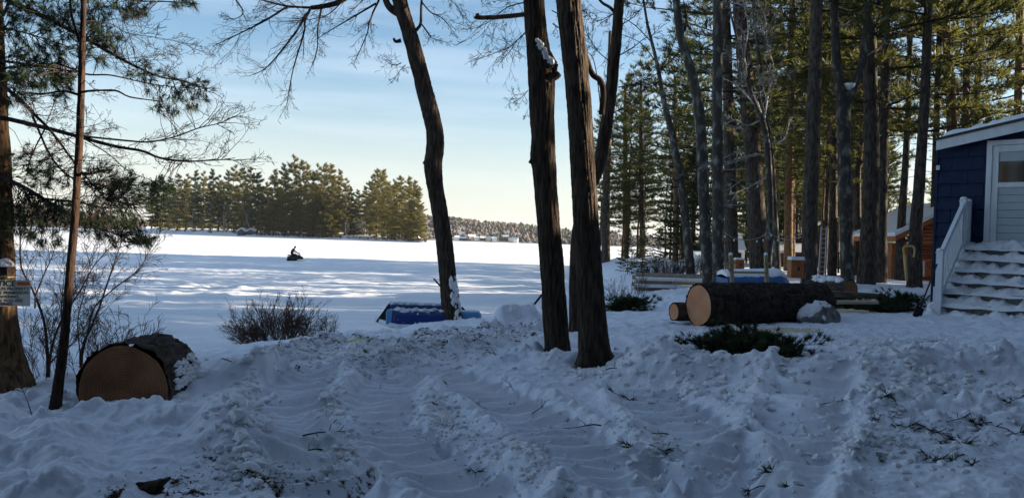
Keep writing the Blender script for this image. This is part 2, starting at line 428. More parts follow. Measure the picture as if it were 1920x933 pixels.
ENDL = wood_end('weathered_end_grain', (0.17, 0.075, 0.034), (0.34, 0.155, 0.070), (0.70, 0.64, 0.58))
ENDR = wood_end('fresh_end_grain', (0.58, 0.25, 0.12), (0.66, 0.35, 0.20), (0.80, 0.70, 0.60))
WHITE = mat('white_vinyl', (0.74, 0.76, 0.79), 0.45, (0.68, 0.70, 0.73), (5, 5, 5))
WHITEP = mat('white_paint', (0.70, 0.71, 0.72), 0.6, (0.60, 0.61, 0.62), (7, 7, 2), bump=0.15)
BLUES = mat('navy_siding', (0.007, 0.018, 0.050), 0.7, (0.011, 0.026, 0.068), (6, 6, 6), bump=0.5, bscale=(75, 75, 1.2), bdist=0.01)
DECK = mat('grey_tread', (0.16, 0.155, 0.15), 0.8, (0.24, 0.235, 0.23), (3, 20, 20), bump=0.3)
DARK = mat('dark_void', (0.012, 0.012, 0.014), 0.9)
LUMBER = mat('treated_lumber', (0.28, 0.22, 0.12), 0.8, (0.36, 0.29, 0.17), (5, 5, 30), bump=0.3)
CEDAR = mat('orange_stain', (0.30, 0.095, 0.030), 0.6, (0.38, 0.13, 0.045), (2, 2, 18), bump=0.4)
PLANK = mat('old_plank', (0.12, 0.085, 0.06), 0.85, (0.20, 0.15, 0.11), (3, 14, 14), bump=0.4)
PLANKL = mat('fresh_plank', (0.42, 0.33, 0.22), 0.8, (0.52, 0.42, 0.29), (3, 14, 14), bump=0.3)
BOATB = mat('blue_plastic', (0.007, 0.024, 0.15), 0.45, (0.010, 0.034, 0.19), (4, 4, 4), spec=0.5)
BOATL = mat('light_blue_plastic', (0.08, 0.24, 0.46), 0.45, (0.11, 0.28, 0.50), (4, 4, 4), spec=0.5)
TARP = mat('blue_tarp', (0.02, 0.075, 0.21), 0.6, (0.03, 0.10, 0.26), (6, 6, 6), bump=0.6)
METAL = mat('galvanised', (0.42, 0.42, 0.43), 0.4, spec=0.6); METAL.node_tree.nodes['Principled BSDF'].inputs['Metallic'].default_value = 0.7
BLACKM = mat('black_metal', (0.015, 0.015, 0.017), 0.5)
BRASS = mat('gold_pipe', (0.55, 0.38, 0.14), 0.45)
ROCK = mat('granite', (0.10, 0.10, 0.10), 0.9, (0.24, 0.235, 0.23), (9, 9, 9), 8, bump=0.8)
GLASS = mat('dark_glass', (0.012, 0.014, 0.018), 0.08, spec=0.7)
BLIND = mat('window_blind', (0.42, 0.46, 0.48), 0.5, (0.38, 0.42, 0.44), (2, 2, 2))
SIGNW = mat('sign_face', (0.84, 0.78, 0.68), 0.6, (0.80, 0.74, 0.64), (9, 9, 9))
SIGNO = mat('sign_orange', (0.70, 0.16, 0.03), 0.6)
INK = mat('sign_ink', (0.02, 0.02, 0.02), 0.7)
CLOTH = mat('dark_jacket', (0.018, 0.018, 0.024), 0.9)
SKIN = mat('skin', (0.42, 0.24, 0.17), 0.6)
HAIR = mat('brown_hair', (0.09, 0.045, 0.022), 0.9)
SLEDW = mat('sled_shell', (0.55, 0.56, 0.58), 0.4)
HILLC = mat('far_conifer', (0.035, 0.050, 0.028), 0.9, (0.07, 0.08, 0.04), (0.02, 0.02, 0.02))
HILLH = mat('far_hardwood', (0.085, 0.068, 0.06), 0.95, (0.13, 0.10, 0.085), (0.02, 0.02, 0.02))
SAW = mat('sawdust', (0.50, 0.38, 0.22), 0.95, (0.62, 0.52, 0.36), (14, 14, 14), bump=0.5)
BROWNW = mat('brown_wall', (0.07, 0.045, 0.035), 0.9)
GREYROOF = mat('asphalt_shingle', (0.03, 0.03, 0.033), 0.9, (0.06, 0.06, 0.06), (20, 20, 20))
LEAF = mat('dead_leaf', (0.07, 0.04, 0.02), 0.9, (0.13, 0.075, 0.035), (30, 30, 30))
BULB = mat('bulb_glass', (0.75, 0.75, 0.72), 0.3)

# ------------------------------------------------------------------ ground and lake
def polar_sheet(name, m, rr, na_fine, na_coarse, fn, fill):
    nr = len(rr)
    fine = np.linspace(-0.80, 0.80, na_fine); coarse = np.linspace(0.80, 2 * np.pi - 0.80, na_coarse + 2)[1:-1]
    an = np.concatenate([fine, coarse]); na = len(an)
    R, A = np.meshgrid(rr, an, indexing='ij'); X, Y = R * np.sin(A), R * np.cos(A)
    Z, D = fn(X, Y)
    v = np.stack([X, Y, Z], -1).reshape(-1, 3)
    i, j = np.meshgrid(np.arange(nr - 1), np.arange(na), indexing='ij'); i, j = i.ravel(), j.ravel(); k = (j + 1) % na
    f = np.stack([i * na + j, (i + 1) * na + j, (i + 1) * na + k, i * na + k], 1)
    f = f[:, ::-1]
    mb = MB(); mb.add(v, f)
    if fill: mb.f.append((np.array([list(range(na))]), 0))
    o = mb.build(name, m, smooth=True, kind='structure')
    if D is not None:
        at = o.data.attributes.new('dirt', 'FLOAT', 'POINT'); at.data.foreach_set('value', D.ravel())
    return o
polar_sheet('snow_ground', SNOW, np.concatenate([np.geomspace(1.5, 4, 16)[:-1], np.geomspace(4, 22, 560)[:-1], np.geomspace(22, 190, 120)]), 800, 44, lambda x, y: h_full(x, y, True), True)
LTR = [[(-22, 66), (-10, 56), (0.5, 43), (3, 34)], [(-30, 38), (-14, 33), (-2, 30), (2.5, 33)], [(-34, 52), (-18, 50), (2, 60)]]
def lake_h(x, y):
    xf, yf = x.ravel(), y.ravel()
    r = np.sqrt(xf * xf + yf * yf); a = np.clip(1.3 - r / 400, 0.15, 1)
    drift = sstep(-4, -14, xf - 0.0 * yf) * 0.7 + 0.3
    z = 0.05 * fbm(xf * 0.16, yf * 0.22, 4, 101) + drift * 0.06 * np.abs(fbm(xf * 0.5, yf * 0.7, 3, 111)) + drift * (1 - sstep(35, 60, r)) * 0.6 * clods(xf, yf, 0.55, 0.35, 121) * 0.42 + 0.05 * sstep(-3, -9, xf) * (1 - sstep(60, 75, r)) * np.maximum(fbm(xf * 0.35, yf * 1.1, 3, 141), 0)
    for k, p in enumerate(LTR):
        d, al, _ = poly_dist(xf + 0.6 * perlin(xf * 0.1, yf * 0.1, 131 + k), yf, p)
        z = z - 0.04 * np.exp(-(d / 0.28) ** 2) + 0.03 * np.exp(-((d - 0.55) / 0.25) ** 2)
    return (z * a).reshape(x.shape), None
polar_sheet('frozen_lake', LAKE, np.concatenate([np.geomspace(9, 120, 280)[:-1], np.geomspace(120, 5200, 60)]), 540, 40, lake_h, True)

# ------------------------------------------------------------------ vegetation generators
def vjit(d, a):
    d = Vector(d) + Vector((random.gauss(0, a), random.gauss(0, a), random.gauss(0, a))); return d.normalized()
def grow(sg, p, d, L, r, depth, jit=0.16, droop=0.0, kids=3, spread=0.7, ratio=0.55, rmin=0.0022, nseg=None):
    n = nseg or max(3, int(4 + 1.0 * depth)); p = Vector(p); d = Vector(d).normalized(); tips = []
    for i in range(n):
        t0, t1 = i / n, (i + 1) / n
        d = vjit(d, jit); d.z -= droop / n; d.normalize()
        q = p + d * (L / n)
        sg.append((p.copy(), q.copy(), max(r * (1 - 0.75 * t0), rmin), max(r * (1 - 0.75 * t1), rmin)))
        if depth > 0 and (i > 0 or n < 4):
            for _ in range(kids if i else 1):
                if random.random() < 0.62:
                    a = vjit(d, 0.05); s = a.orthogonal().normalized(); s.rotate(Matrix.Rotation(random.uniform(0, 6.28), 3, a))
                    grow(sg, p.lerp(q, random.random()), (a * (1 - spread * 0.5) + s * spread), L * ratio * random.uniform(0.5, 1.05) * (1 - 0.45 * t0), max(r * 0.5 * (1 - 0.5 * t0), rmin), depth - 1, jit, droop * 0.7, kids, spread, ratio, rmin)
        p = q
    return p, d
def polyline(sg, pts, r0, r1, jit=0.0):
    n = len(pts) - 1
    for i in range(n):
        a, b = r0 + (r1 - r0) * i / n, r0 + (r1 - r0) * (i + 1) / n
        sg.append((Vector(pts[i]), Vector(pts[i + 1]), a, b))
def smooth_path(pts, k=6):
    pts = [Vector(p) for p in pts]; out = []
    for i in range(len(pts) - 1):
        p0, p1, p2, p3 = pts[max(i - 1, 0)], pts[i], pts[i + 1], pts[min(i + 2, len(pts) - 1)]
        for j in range(k):
            t = j / k
            out.append(0.5 * ((2 * p1) + (p2 - p0) * t + (2 * p0 - 5 * p1 + 4 * p2 - p3) * t * t + (3 * p1 - p0 - 3 * p2 + p3) * t ** 3))
    out.append(pts[-1]); return out
def bark_disp(path, seed, amp, kth=16, kz=1.5):
    zs = np.cumsum([0] + [(Vector(b) - Vector(a)).length for a, b in zip(path[:-1], path[1:])])
    def f(th, i):
        z = zs[i]
        w = perlin(np.cos(th) * 2 + 5, np.sin(th) * 2 + z * 3, seed + 3) * 0.4
        a = th / (2 * np.pi) * kth * 2
        u = a + w
        # ridges close up round the trunk by blending a shifted copy at the seam
        n1 = np.abs(perlin(u, z * kz + 0 * th, seed)); n2 = np.abs(perlin(u - kth * 2, z * kz + 0 * th, seed)); s = sstep(0.85, 1.0, th / (2 * np.pi))
        n = n1 * (1 - s) + n2 * s
        return amp * (np.minimum(n * 2.2, 1) - 0.6) + amp * 0.35 * perlin(np.cos(th) * 9, np.sin(th) * 9 + z * 22, seed + 9)
    return f
def trunk_from_px(rows, Y, sub=6, extend=None, sides=16, detail=None, flare=1.25, seed=1, kth=9):
    """rows: (px, py, width px) from base to top at distance Y"""
    pts = [P(a, b, Y) for a, b, w in rows]; rad = [w / 2 / F_PX * Y for a, b, w in rows]
    pts.insert(0, pts[0] - (pts[1] - pts[0]).normalized() * 0.35); rad.insert(0, rad[0] * flare)
    if extend:
        d = (pts[-1] - pts[-2]).normalized(); n = 4
        for k in range(n):
            pts.append(pts[-1] + (d * 0.8 + Vector((0, 0, 0.25))).normalized() * extend / n); rad.append(rad[-1] * 0.88)
    path = smooth_path(pts, sub); rr = []
    for i in range(len(pts) - 1):
        for j in range(sub): rr.append(rad[i] + (rad[i + 1] - rad[i]) * j / sub)
    rr.append(rad[-1])
    if detail:
        L = sum((b - a).length for a, b in zip(path[:-1], path[1:])); n = int(L / detail)
        cum = np.cumsum([0] + [(b - a).length for a, b in zip(path[:-1], path[1:])]); s = np.linspace(0, cum[-1], n)
        A = np.array([list(p) for p in path]); path = [Vector((np.interp(q, cum, A[:, 0]), np.interp(q, cum, A[:, 1]), np.interp(q, cum, A[:, 2]))) for q in s]
        rr = list(np.interp(s, cum, rr))
    return path, rr

# pine crowns shared between trees ---------------------------------------------------
def pine_variant(seed, Ht=22.0, base=5.5, Lmax=4.2, nwh=17, tuft_n=15, tlen=0.40, twid=0.036, per=26, deadlow=True, shape=1.2, zj=.12):
    random.seed(seed); bs, tp, td = [], [], []
    for w in range(nwh):
        f = w / (nwh - 1); z = base + (Ht - base) * f ** 0.95
        Lw = Lmax * (1 - f) ** (0.75 / shape + 0.1) * (0.55 + 0.45 * min(1, f * 4 + 0.35)) + 0.35
        az0 = random.uniform(0, 6.28); nb = random.choice((3, 4, 4, 5))
        for b in range(nb):
            if random.random() < 0.12 and f < 0.8: continue
            az = az0 + 6.283 * b / nb + random.gauss(0, 0.22); L = Lw * random.uniform(0.55, 1.15)
            up_ = (0.05 + 0.75 * f ** 2 + random.gauss(0, 0.08)); d = Vector((math.cos(az), math.sin(az), up_)).normalized()
            p = Vector((0, 0, z + random.gauss(0, zj))); n = 5; r = 0.018 + 0.010 * L
            for i in range(n):
                dd = (d + Vector((random.gauss(0, .06), random.gauss(0, .06), 0.10 * (i - 2) / 2 + random.gauss(0, .05)))).normalized()
                q = p + dd * L / n; bs.append((p, q, r * (1 - i / n * 0.8), r * (1 - (i + 1) / n * 0.8)))
                if i > 0:
                    for k in range(int(per * L / Lmax / 4) + 1):
                        side = dd.cross(Vector((0, 0, 1))).normalized() * random.choice((-1, 1))
                        s = p.lerp(q, random.random()); e = s + (side * random.uniform(0.15, 0.9) + dd * random.uniform(0.1, 0.7)) * (0.28 + 0.16 * L) + Vector((0, 0, random.gauss(0.10, 0.10)))
                        if k % 2 == 0: bs.append((s, e, 0.011, 0.006))
                        tp.append(e); td.append((e - s).normalized() + Vector((0, 0, 0.35)))
                p = q
            tp.append(p); td.append(d + Vector((0, 0, .3)))
    mb = MB(); mb.tufts([list(q) for q in tp], [list(q) for q in td], tuft_n, tlen, twid, 0.55, 0); mb.segs(bs, 3, 1)
    dead = []
    if deadlow:
        for k in range(16):
            az = random.uniform(0, 6.28); z = random.uniform(1.6, base + 1.5)
            grow(dead, (0, 0, z), (math.cos(az), math.sin(az), random.uniform(-.15, .25)), random.uniform(0.6, 2.2), 0.016, 1, 0.12, 0.1, 2, 0.6, 0.5, 0.004)
        mb.segs(dead, 3, 1)
    return mb
CROWNS = [pine_variant(100 + k, base=(5.0, 6.0, 7.5, 4.2, 8.5)[k], Lmax=(4.4, 3.8, 4.8, 3.6, 4.2)[k]).mesh('crown', [NEEDLE, TWIG]) for k in range(5)]
def stem_mesh(Ht, r, m, seed):
    mb = MB(); random.seed(seed)
    path = [Vector((random.gauss(0, .03) * k, random.gauss(0, .03) * k, Ht * k / 12)) for k in range(13)]; path[0].z = -0.4
    mb.tube(path, [r * (1.25 if k == 0 else (1 - k / 12.6)) for k in range(13)], 9); return mb.mesh('trunk', m, True)
STEMS = [stem_mesh(22, 0.21, BARKP, 1), stem_mesh(22, 0.17, BARKP, 2), stem_mesh(22, 0.15, BARKR, 3)]
def add_obj(name, me, parent, loc=(0, 0, 0), rz=0, sc=1.0):
    o = bpy.data.objects.new(name, me); COL.objects.link(o); o.parent = parent; o.location = loc; o.rotation_euler = (0, 0, rz); o.scale = (sc, sc, sc) if np.isscalar(sc) else sc
    return o
def filler_pine(x, y, sc, k, label, group, z=None):
    t = thing('pine_tree', (x, y, H(x, y) if z is None else z), label, 'tree', group, random.uniform(0, 6.28))
    t.scale = (sc, sc, sc)
    add_obj('trunk', STEMS[k % 3], t); add_obj('crown', CROWNS[k % 5], t)
    return t

# ------------------------------------------------------------------ forest on the right, trunk by trunk
def forest_pine(rows, Y, label, bark=BARKP, crown=0, crown_sc=1.0, crown_z=0.0, flare=1.2, ext=12, name='pine_tree', cat='tree', sides=14):
    path, rr = trunk_from_px(rows, Y, 5, ext, sides, flare=flare)
    b = Vector(path[0]); gz = H(b.x, b.y)
    t = thing(name, (b.x, b.y, gz), label, cat)
    mb = MB(); sd = random.randint(0, 999)
    mb.tube([p - t.location for p in path], rr, sides, disp=lambda th, i: 0.05 * rr[i] * perlin(np.cos(th) * 2 + sd, np.sin(th) * 2 + i * 0.7, sd))
    mb.build('trunk', bark, t, True)
    if crown is not None:
        top = Vector(path[-1]) - t.location
        lean = Vector((top.x, top.y, 0)) * 0.55
        add_obj('crown', CROWNS[crown % 5], t, (lean.x, lean.y, crown_z), random.uniform(0, 6.28), crown_sc)
    return t
FOREST = [
 ([(1136, 492, 17), (1136, 380, 15), (1140, 250, 13), (1142, 140, 9)], None, 'smooth grey trunk standing alone at the tip of the snowy point', BARKP, 0, .80, 0),
 ([(1173, 488, 10), (1173, 380, 9), (1172, 230, 8)], 78, 'thin pine with reddish lower trunk just right of the grey point tree', BARKR, 3, .82, 0),
 ([(1205, 490, 11), (1204, 380, 10), (1202, 230, 8)], 74, 'slim dark pine second to the right of the lone grey trunk on the point', BARKP, 1, .90, 0),
 ([(1266, 498, 12), (1268, 380, 11), (1266, 240, 9)], 60, 'red barked pine behind the leaning lichen tree', BARKR, 2, .85, 0),
 ([(1347, 526, 23), (1346, 380, 21), (1345, 200, 19), (1346, 0, 17)], 23, 'straight lichen spotted trunk close left of the lumber frame', BARKL, None, 1, 0),
 ([(1424, 500, 36), (1418, 400, 34), (1408, 250, 30), (1394, 100, 27), (1386, 0, 25)], 31, 'thick dark pine trunk leaning left behind the blue covered boat', BARKP, 0, 1.0, 1),
 ([(1372, 500, 26), (1370, 380, 24), (1366, 200, 20), (1360, 0, 16)], 36, 'dark pine trunk half hidden behind the straight lichen spotted trunk', BARKP, 2, 1.05, 1),
 ([(1478, 496, 17), (1479, 380, 16), (1482, 200, 14), (1486, 0, 12)], 42, 'slender straight pine beside the left edge of the orange storage box', BARKR, 3, 1.0, 0),
 ([(1458, 505, 13), (1452, 400, 12), (1446, 290, 10), (1430, 180, 8)], 28, 'slim crooked trunk between the thick leaning pine and the orange storage box', BARKL, None, 1, 0),
 ([(1517, 515, 29), (1519, 400, 28), (1524, 250, 26), (1529, 100, 24), (1531, 0, 22)], 25, 'tall straight dark pine rising just behind the right end of the big log', BARKP, 2, 1.05, 3),
 ([(1541, 515, 16), (1546, 430, 15), (1552, 330, 13), (1560, 200, 11)], 38, 'thin pine leaning right beside the metal ladder', BARKP, 1, 1.0, 2),
 ([(1560, 515, 17), (1562, 400, 15), (1563, 280, 13), (1566, 120, 11)], 36, 'dark straight pine just left of the lichen covered forked tree', BARKP, 4, .95, 1),
 ([(1624, 524, 34), (1630, 430, 31), (1634, 300, 28), (1632, 150, 25), (1629, 0, 22)], 27, 'widest dark pine trunk right of the forked tree', BARKP, 0, 1.1, 3),
 ([(1652, 516, 22), (1652, 420, 21), (1656, 250, 18), (1662, 100, 16), (1664, 0, 14)], 29, 'dark pine growing close against the right side of the widest trunk', BARKP, 3, 1.1, 2),
 ([(1608, 510, 12), (1604, 420, 11), (1600, 330, 10), (1598, 200, 8)], 40, 'narrow trunk seen between the forked tree and the widest trunk', BARKP, 1, 1.0, 2),
 ([(1687, 512, 20), (1690, 420, 15), (1698, 300, 12), (1704, 170, 10), (1708, 0, 8)], 33, 'slim pine at the left corner of the orange cabin', BARKP, 2, 1.0, 2),
 ([(1715, 520, 26), (1717, 430, 22), (1724, 340, 20), (1734, 180, 17), (1741, 0, 15)], 26, 'dark leaning pine in front of the orange cabin beside the pipe frame', BARKP, 0, 1.0, 4),
 ([(1748, 470, 13), (1752, 360, 12), (1757, 200, 11), (1764, 0, 10)], 34, 'thin pine rising behind the corner of the blue house roof', BARKP, 4, 1.0, 3),
 ([(1786, 330, 20), (1784, 200, 18), (1776, 80, 16), (1772, 0, 15)], 32, 'broken branched pine above the eave of the blue house', BARKR, 3, 1.05, 2),
 ([(1808, 330, 15), (1811, 200, 14), (1818, 0, 13)], 36, 'second straight pine above the snowy roof of the blue house', BARKP, 1, 1.0, 3),
 ([(1828, 330, 12), (1832, 180, 11), (1840, 0, 10)], 42, 'third and thinner pine above the snowy roof of the blue house', BARKP, 2, .95, 2),
 ([(1906, 300, 14), (1909, 180, 13), (1913, 0, 12)], 38, 'pine at the right edge of the view above the house roof', BARKR, 0, 1.0, 2),
]
for k, (rows, Y, lab, bk, cr, csc, cz) in enumerate(FOREST):
    random.seed(300 + k)
    if Y is None: Y = 72
    if rows[0][1] < 480: # base hidden by the house: carry the trunk down to the ground
        a, b = rows[0], rows[1]; sl = (a[0] - b[0]) / (a[1] - b[1]); yb = 515
        rows = [(a[0] + sl * (yb - a[1]) * 0.3, yb, a[2] * 1.1)] + rows
    forest_pine(rows, Y, lab, bk, cr, csc, cz, ext=10 if Y < 60 else 4)
# forked tree with lichen and snow in the crotch
def tree_root(name, rows, Y, label): b = P(rows[0][0], rows[0][1], Y); return thing(name, (b.x, b.y, H(b.x, b.y)), label, 'tree')
rows = [(1589, 524, 25), (1587, 420, 24), (1583, 300, 24), (1581, 195, 26)]
fk = tree_root('forked_tree', rows, 26, 'lichen covered forked tree with snow caught in its crotch')
mb = MB(); p_, r_ = trunk_from_px(rows, 26, 6); mb.tube([p - fk.location for p in p_], r_, 14, disp=lambda th, i: 0.012 * perlin(np.cos(th) * 3, np.sin(th) * 3 + i * .6, 5)); mb.build('trunk', BARKL, fk, True)
for rws in ([(1580, 200, 20), (1573, 150, 18), (1567, 90, 16), (1564, 0, 15)], [(1584, 200, 18), (1600, 165, 17), (1616, 120, 15), (1626, 40, 14), (1629, 0, 13)]):
    mb = MB(); p_, r_ = trunk_from_px(rws, 26, 5, 5, flare=1.0); mb.tube([p - fk.location for p in p_], r_, 12); mb.build('limb', BARKL, fk, True)
mb = MB(); c = P(1591, 163, 25.9) - fk.location; mb.tube([c + Vector((0, 0, -.10)), c + Vector((.02, -.02, .02)), c + Vector((.02, -.02, .10))], [.05, .16, .19], 10); mb.build('snow_patch', SNOWP, fk, True)
sg = []; random.seed(5)
for a, b in (((1640, 10), (1655, -20)), ((1627, 40), (1680, 20)), ((1572, 20), (1520, 0)), ((1618, 110), (1680, 60)), ((1566, 60), (1600, 30))):
    pa, pb = P(*a, 26) - fk.location, P(*b, 26) - fk.location; grow(sg, pa, pb - pa, (pb - pa).length * 1.2, .03, 2, .1, 0, 2)
mb = MB(); mb.segs(sg, 4); mb.build('crown', PALETWIG, fk)
# crooked bare trees left of the lumber frame
def bare_tree(name, rows, Y, label, bark, limbs, tw=TWIG, depth=2, seed=1, r=.025):
    random.seed(seed); t = tree_root(name, rows, Y, label)
    mb = MB(); p_, r_ = trunk_from_px(rows, Y, 6, 3.0, flare=1.15); mb.tube([p - t.location for p in p_], r_, 12, disp=lambda th, i: .06 * r_[i] * perlin(np.cos(th) * 2 + seed, np.sin(th) * 2 + i * .5, seed)); mb.build('trunk', bark, t, True)
    sg = []
    for pts in limbs:
        q = smooth_path([P(a, b, Y + random.uniform(-.4, .4) if i else Y) - t.location for i, (a, b) in enumerate(pts)], 4); polyline(sg, q, r, r * .35)
        for i in range(2, len(q)):
            if random.random() < .75: grow(sg, q[i], vjit((q[i] - q[i - 1]).normalized(), .55), (q[-1] - q[0]).length * random.uniform(.15, .4), r * .35, depth, .16, .1, 2, .7, .6, .004)
        grow(sg, q[-1], q[-1] - q[-2], (q[-1] - q[0]).length * .3, r * .35, depth, .14, 0, 2, .7, .6, .004)
    mb = MB(); mb.segs(sg, 4); mb.build('crown', tw, t)
    return t
bare_tree('hardwood_tree', [(1296, 516, 17), (1288, 440, 16), (1278, 350, 15), (1262, 260, 13), (1245, 190, 10), (1232, 120, 7), (1215, 50, 5)], 30, 'slender leaning grey trunk with a snow lined low branch beside the white benches', BARKL,
    [[(1283, 415), (1262, 417), (1240, 430), (1215, 448)], [(1281, 350), (1250, 352), (1215, 356), (1185, 360)], [(1276, 330), (1300, 310), (1330, 300)], [(1238, 130), (1260, 90), (1275, 40)], [(1232, 120), (1200, 80), (1150, 60)], [(1222, 80), (1180, 40), (1120, 20)], [(1240, 150), (1215, 165), (1205, 160)]], seed=11)
bare_tree('hardwood_tree', [(1328, 526, 22), (1322, 420, 20), (1318, 330, 21), (1312, 220, 20), (1298, 140, 17), (1276, 70, 14), (1268, 0, 13)], 24, 'grey lichen tree bending left with a kink, beside the straight spotted trunk', BARKL,
    [[(1278, 75), (1286, 40), (1282, 0)], [(1280, 90), (1262, 110), (1235, 135), (1210, 155)], [(1312, 220), (1340, 200), (1370, 210)], [(1318, 310), (1290, 320), (1275, 335)], [(1320, 350), (1350, 330), (1390, 310)]], seed=12)
bare_tree('hardwood_tree', [(1440, 505, 13), (1444, 400, 12), (1440, 290, 12), (1432, 235, 11), (1418, 200, 8), (1404, 160, 6)], 27, 'crooked bare hardwood with tangled pale branches in front of the thick leaning pine', BARKL,
    [[(1418, 200), (1380, 160), (1352, 145)], [(1432, 235), (1440, 180), (1452, 130), (1440, 90), (1436, 40)], [(1412, 162), (1440, 150), (1480, 138)], [(1404, 160), (1396, 110), (1402, 60), (1396, 15), (1370, 5)], [(1428, 225), (1400, 235), (1380, 225), (1360, 232)], [(1440, 290), (1410, 290), (1375, 300)], [(1442, 330), (1405, 350), (1368, 365)], [(1444, 270), (1470, 260), (1480, 230)], [(1436, 250), (1420, 190), (1380, 120)]], PALETWIG, 2, 13, .03)
sg = []; random.seed(77)
fr = thing('dead_branches', tuple(P(1347, 526, 23)), '', 'branch'); bpy.data.objects.remove(fr)
lich = [o for o in S.objects if o.get('label', '').startswith('straight lichen')][0]
for a, b in (((1348, 300), (1398, 280)), ((1348, 312), (1400, 295)), ((1348, 362), (1402, 352)), ((1348, 318), (1396, 316)), ((1344, 300), (1310, 318)), ((1346, 230), (1392, 242)), ((1344, 140), (1300, 125)), ((1348, 385), (1406, 382)), ((1344, 20), (1400, 5)), ((1344, 70), (1310, 60))):
    pa, pb = P(*a, 23) - lich.location, P(*b, 23) - lich.location; grow(sg, pa, pb - pa, (pb - pa).length, .018, 1, .06, -.1, 1, .5, .5, .005)
mb = MB(); mb.segs(sg, 4); mb.build('crown', PALETWIG, lich)
# pines filling in behind
random.seed(41); n = 0
spots = [(11, 74, .8), (13, 80, .78), (15, 68, .86), (9.5, 80, .72), (8.6, 76, .66), (17, 76, .9), (20, 82, .95), (14, 60, .9), (18, 58, 1.0), (21, 66, 1.0), (24, 74, 1.0), (27, 82, 1.0), (17, 47, 1.0), (21, 50, 1.05), (25, 58, 1.0), (30, 70, 1.0), (14.5, 46, .95), (12.5, 52, .8),
         (33, 80, 1.0), (27, 48, 1.0), (31, 56, 1.05), (36, 66, 1.0), (23, 42, 1.0), (19, 40, .95), (35, 84, 1.), (40, 76, 1.), (16.5, 37, .9), (29, 43, 1.0), (41, 62, 1.0)]
spots += [(10 + 26 * random.random(), 34 + 50 * random.random(), random.uniform(.5, .8)) for _ in range(50)]
spots = [q for q in spots if (q[0] < .45 * q[1] or random.random() < .22) and (q[0] > (.19 if q[1] > 55 else .30) * q[1] or q[1] > 70)]
for x, y, sc in spots:
    filler_pine(x, y, sc * random.uniform(.92, 1.06), n, 'tall white pine in the thick stand behind the front row of trunks on the right', 'pines filling the wood on the right'); n += 1
LOWC = [pine_variant(150 + k, 22.0, 1.2, 5.2, 24, 11, .55, .10, 34, False, 1.0).mesh('crown', [NEEDLED, TWIG]) for k in range(2)]
def shade_conifer(x, y, sc, k, label, group):
    t = thing('shade_spruce', (x, y, H(x, y)), label, 'tree', group, random.uniform(0, 6.28)); t.scale = (sc, sc, sc); add_obj('trunk', STEMS[k % 3], t); add_obj('crown', LOWC[k % 2], t)
random.seed(57)
for k, (px_, Y) in enumerate(((1205, 40), (1178, 46), (1238, 52), (1300, 58), (1345, 55), (1400, 60), (1450, 52), (1500, 58), (1560, 62), (1610, 60), (1660, 52), (1275, 66), (1425, 70), (1535, 72), (1380, 47), (1475, 66))):
    g = P(px_, 470, Y); lowc = k < 3
    t = thing('young_pine', (g.x, Y, H(g.x, Y)), ('snow dusted young pine on the mound left of the slender leaning trunk', 'smaller young pine at the left foot of the snow mound', 'young pine behind the reddish brush')[k] if lowc else 'young pine with boughs near the ground among the trunks on the right', 'tree', None if lowc else 'young pines under the tall ones', random.uniform(0, 6.28)); sc = random.uniform(.10, .14) if lowc else random.uniform(.28, .46); t.scale = (sc * 1.25,) * 2 + (sc,)
    add_obj('trunk', STEMS[k % 3], t); add_obj('crown', LOWC[k % 2], t)
for k in range(64):                         # dense unseen evergreens added past the right edge to shade the yard
    y = random.uniform(-16, 39); x = max(.74 * y + 6, 12) + random.uniform(0, 24) ** 1.0
    if abs(x - 14) < 6 and 9 < y < 28: x += 10
    if abs(y - (8.1 + .194 * (x + 3.6))) < 2.4: y += random.choice((-1, 1)) * 3.5      # a gap in the wood lets a streak of sun reach the near log
    shade_conifer(x, y, random.uniform(.42, .62), k, 'unseen evergreen added beyond the right edge to shade the yard', 'added shade evergreens beyond the right edge')
shade_conifer(12.6, 10.6, .15, 0, 'unseen low evergreen added near the blue house to block low sun', None)  # unseen low tree added to stop the lowest sun rays
for k, (x, y) in enumerate(((-3.5, -3), (1.5, -4), (5.5, -2), (9.5, 2.5), (-8.5, 1), (-7.5, -5), (10.5, -4), (-1, -8), (5, -8), (14, 0), (8.2, 6.2))):  # unseen pines added so their crowns cut the light from overhead
    filler_pine(x, y, random.uniform(.85, 1.0), k, 'unseen tall pine added around the camera to block overhead light', 'added tall pines around the camera')
for k in range(44):  # unseen trees added to cut sky light from behind the camera
    x, y = random.uniform(-22, 16), random.uniform(-15, -4); shade_conifer(x, y, random.uniform(.75, 1.0), k, 'unseen evergreen added behind the camera to block sky light', 'added evergreens behind the camera')


# ------------------------------------------------------------------ big trees in front
def big_trunk(name, rows, Y, label, bark, seed, amp, extend, flare=1.3, detail=.03, sides=96, kth=16):
    t = tree_root(name, rows, Y, label)
    p_, r_ = trunk_from_px(rows, Y, 6, extend, flare=flare, detail=detail)
    p_ = [p - t.location for p in p_]
    mb = MB(); mb.tube(p_, r_, sides, disp=bark_disp(p_, seed, amp, kth)); mb.build('trunk', bark, t, True)
    return t, p_, r_
def limb_on(t, pts, Y, w0, w1, m=BARK, name='limb', sides=10, amp=.004, dy=0.0):
    q = smooth_path([P(a, b, Y + dy * i) - t.location for i, (a, b) in enumerate(pts)], 6); n = len(q)
    mb = MB(); s = random.randint(0, 99)
    mb.tube(q, [(w0 + (w1 - w0) * i / (n - 1)) / 2 / F_PX * Y for i in range(n)], sides, disp=lambda th, i: amp * perlin(np.cos(th) * 3 + s, np.sin(th) * 3 + i * .5, s))
    return mb.build(name, m, t, True)
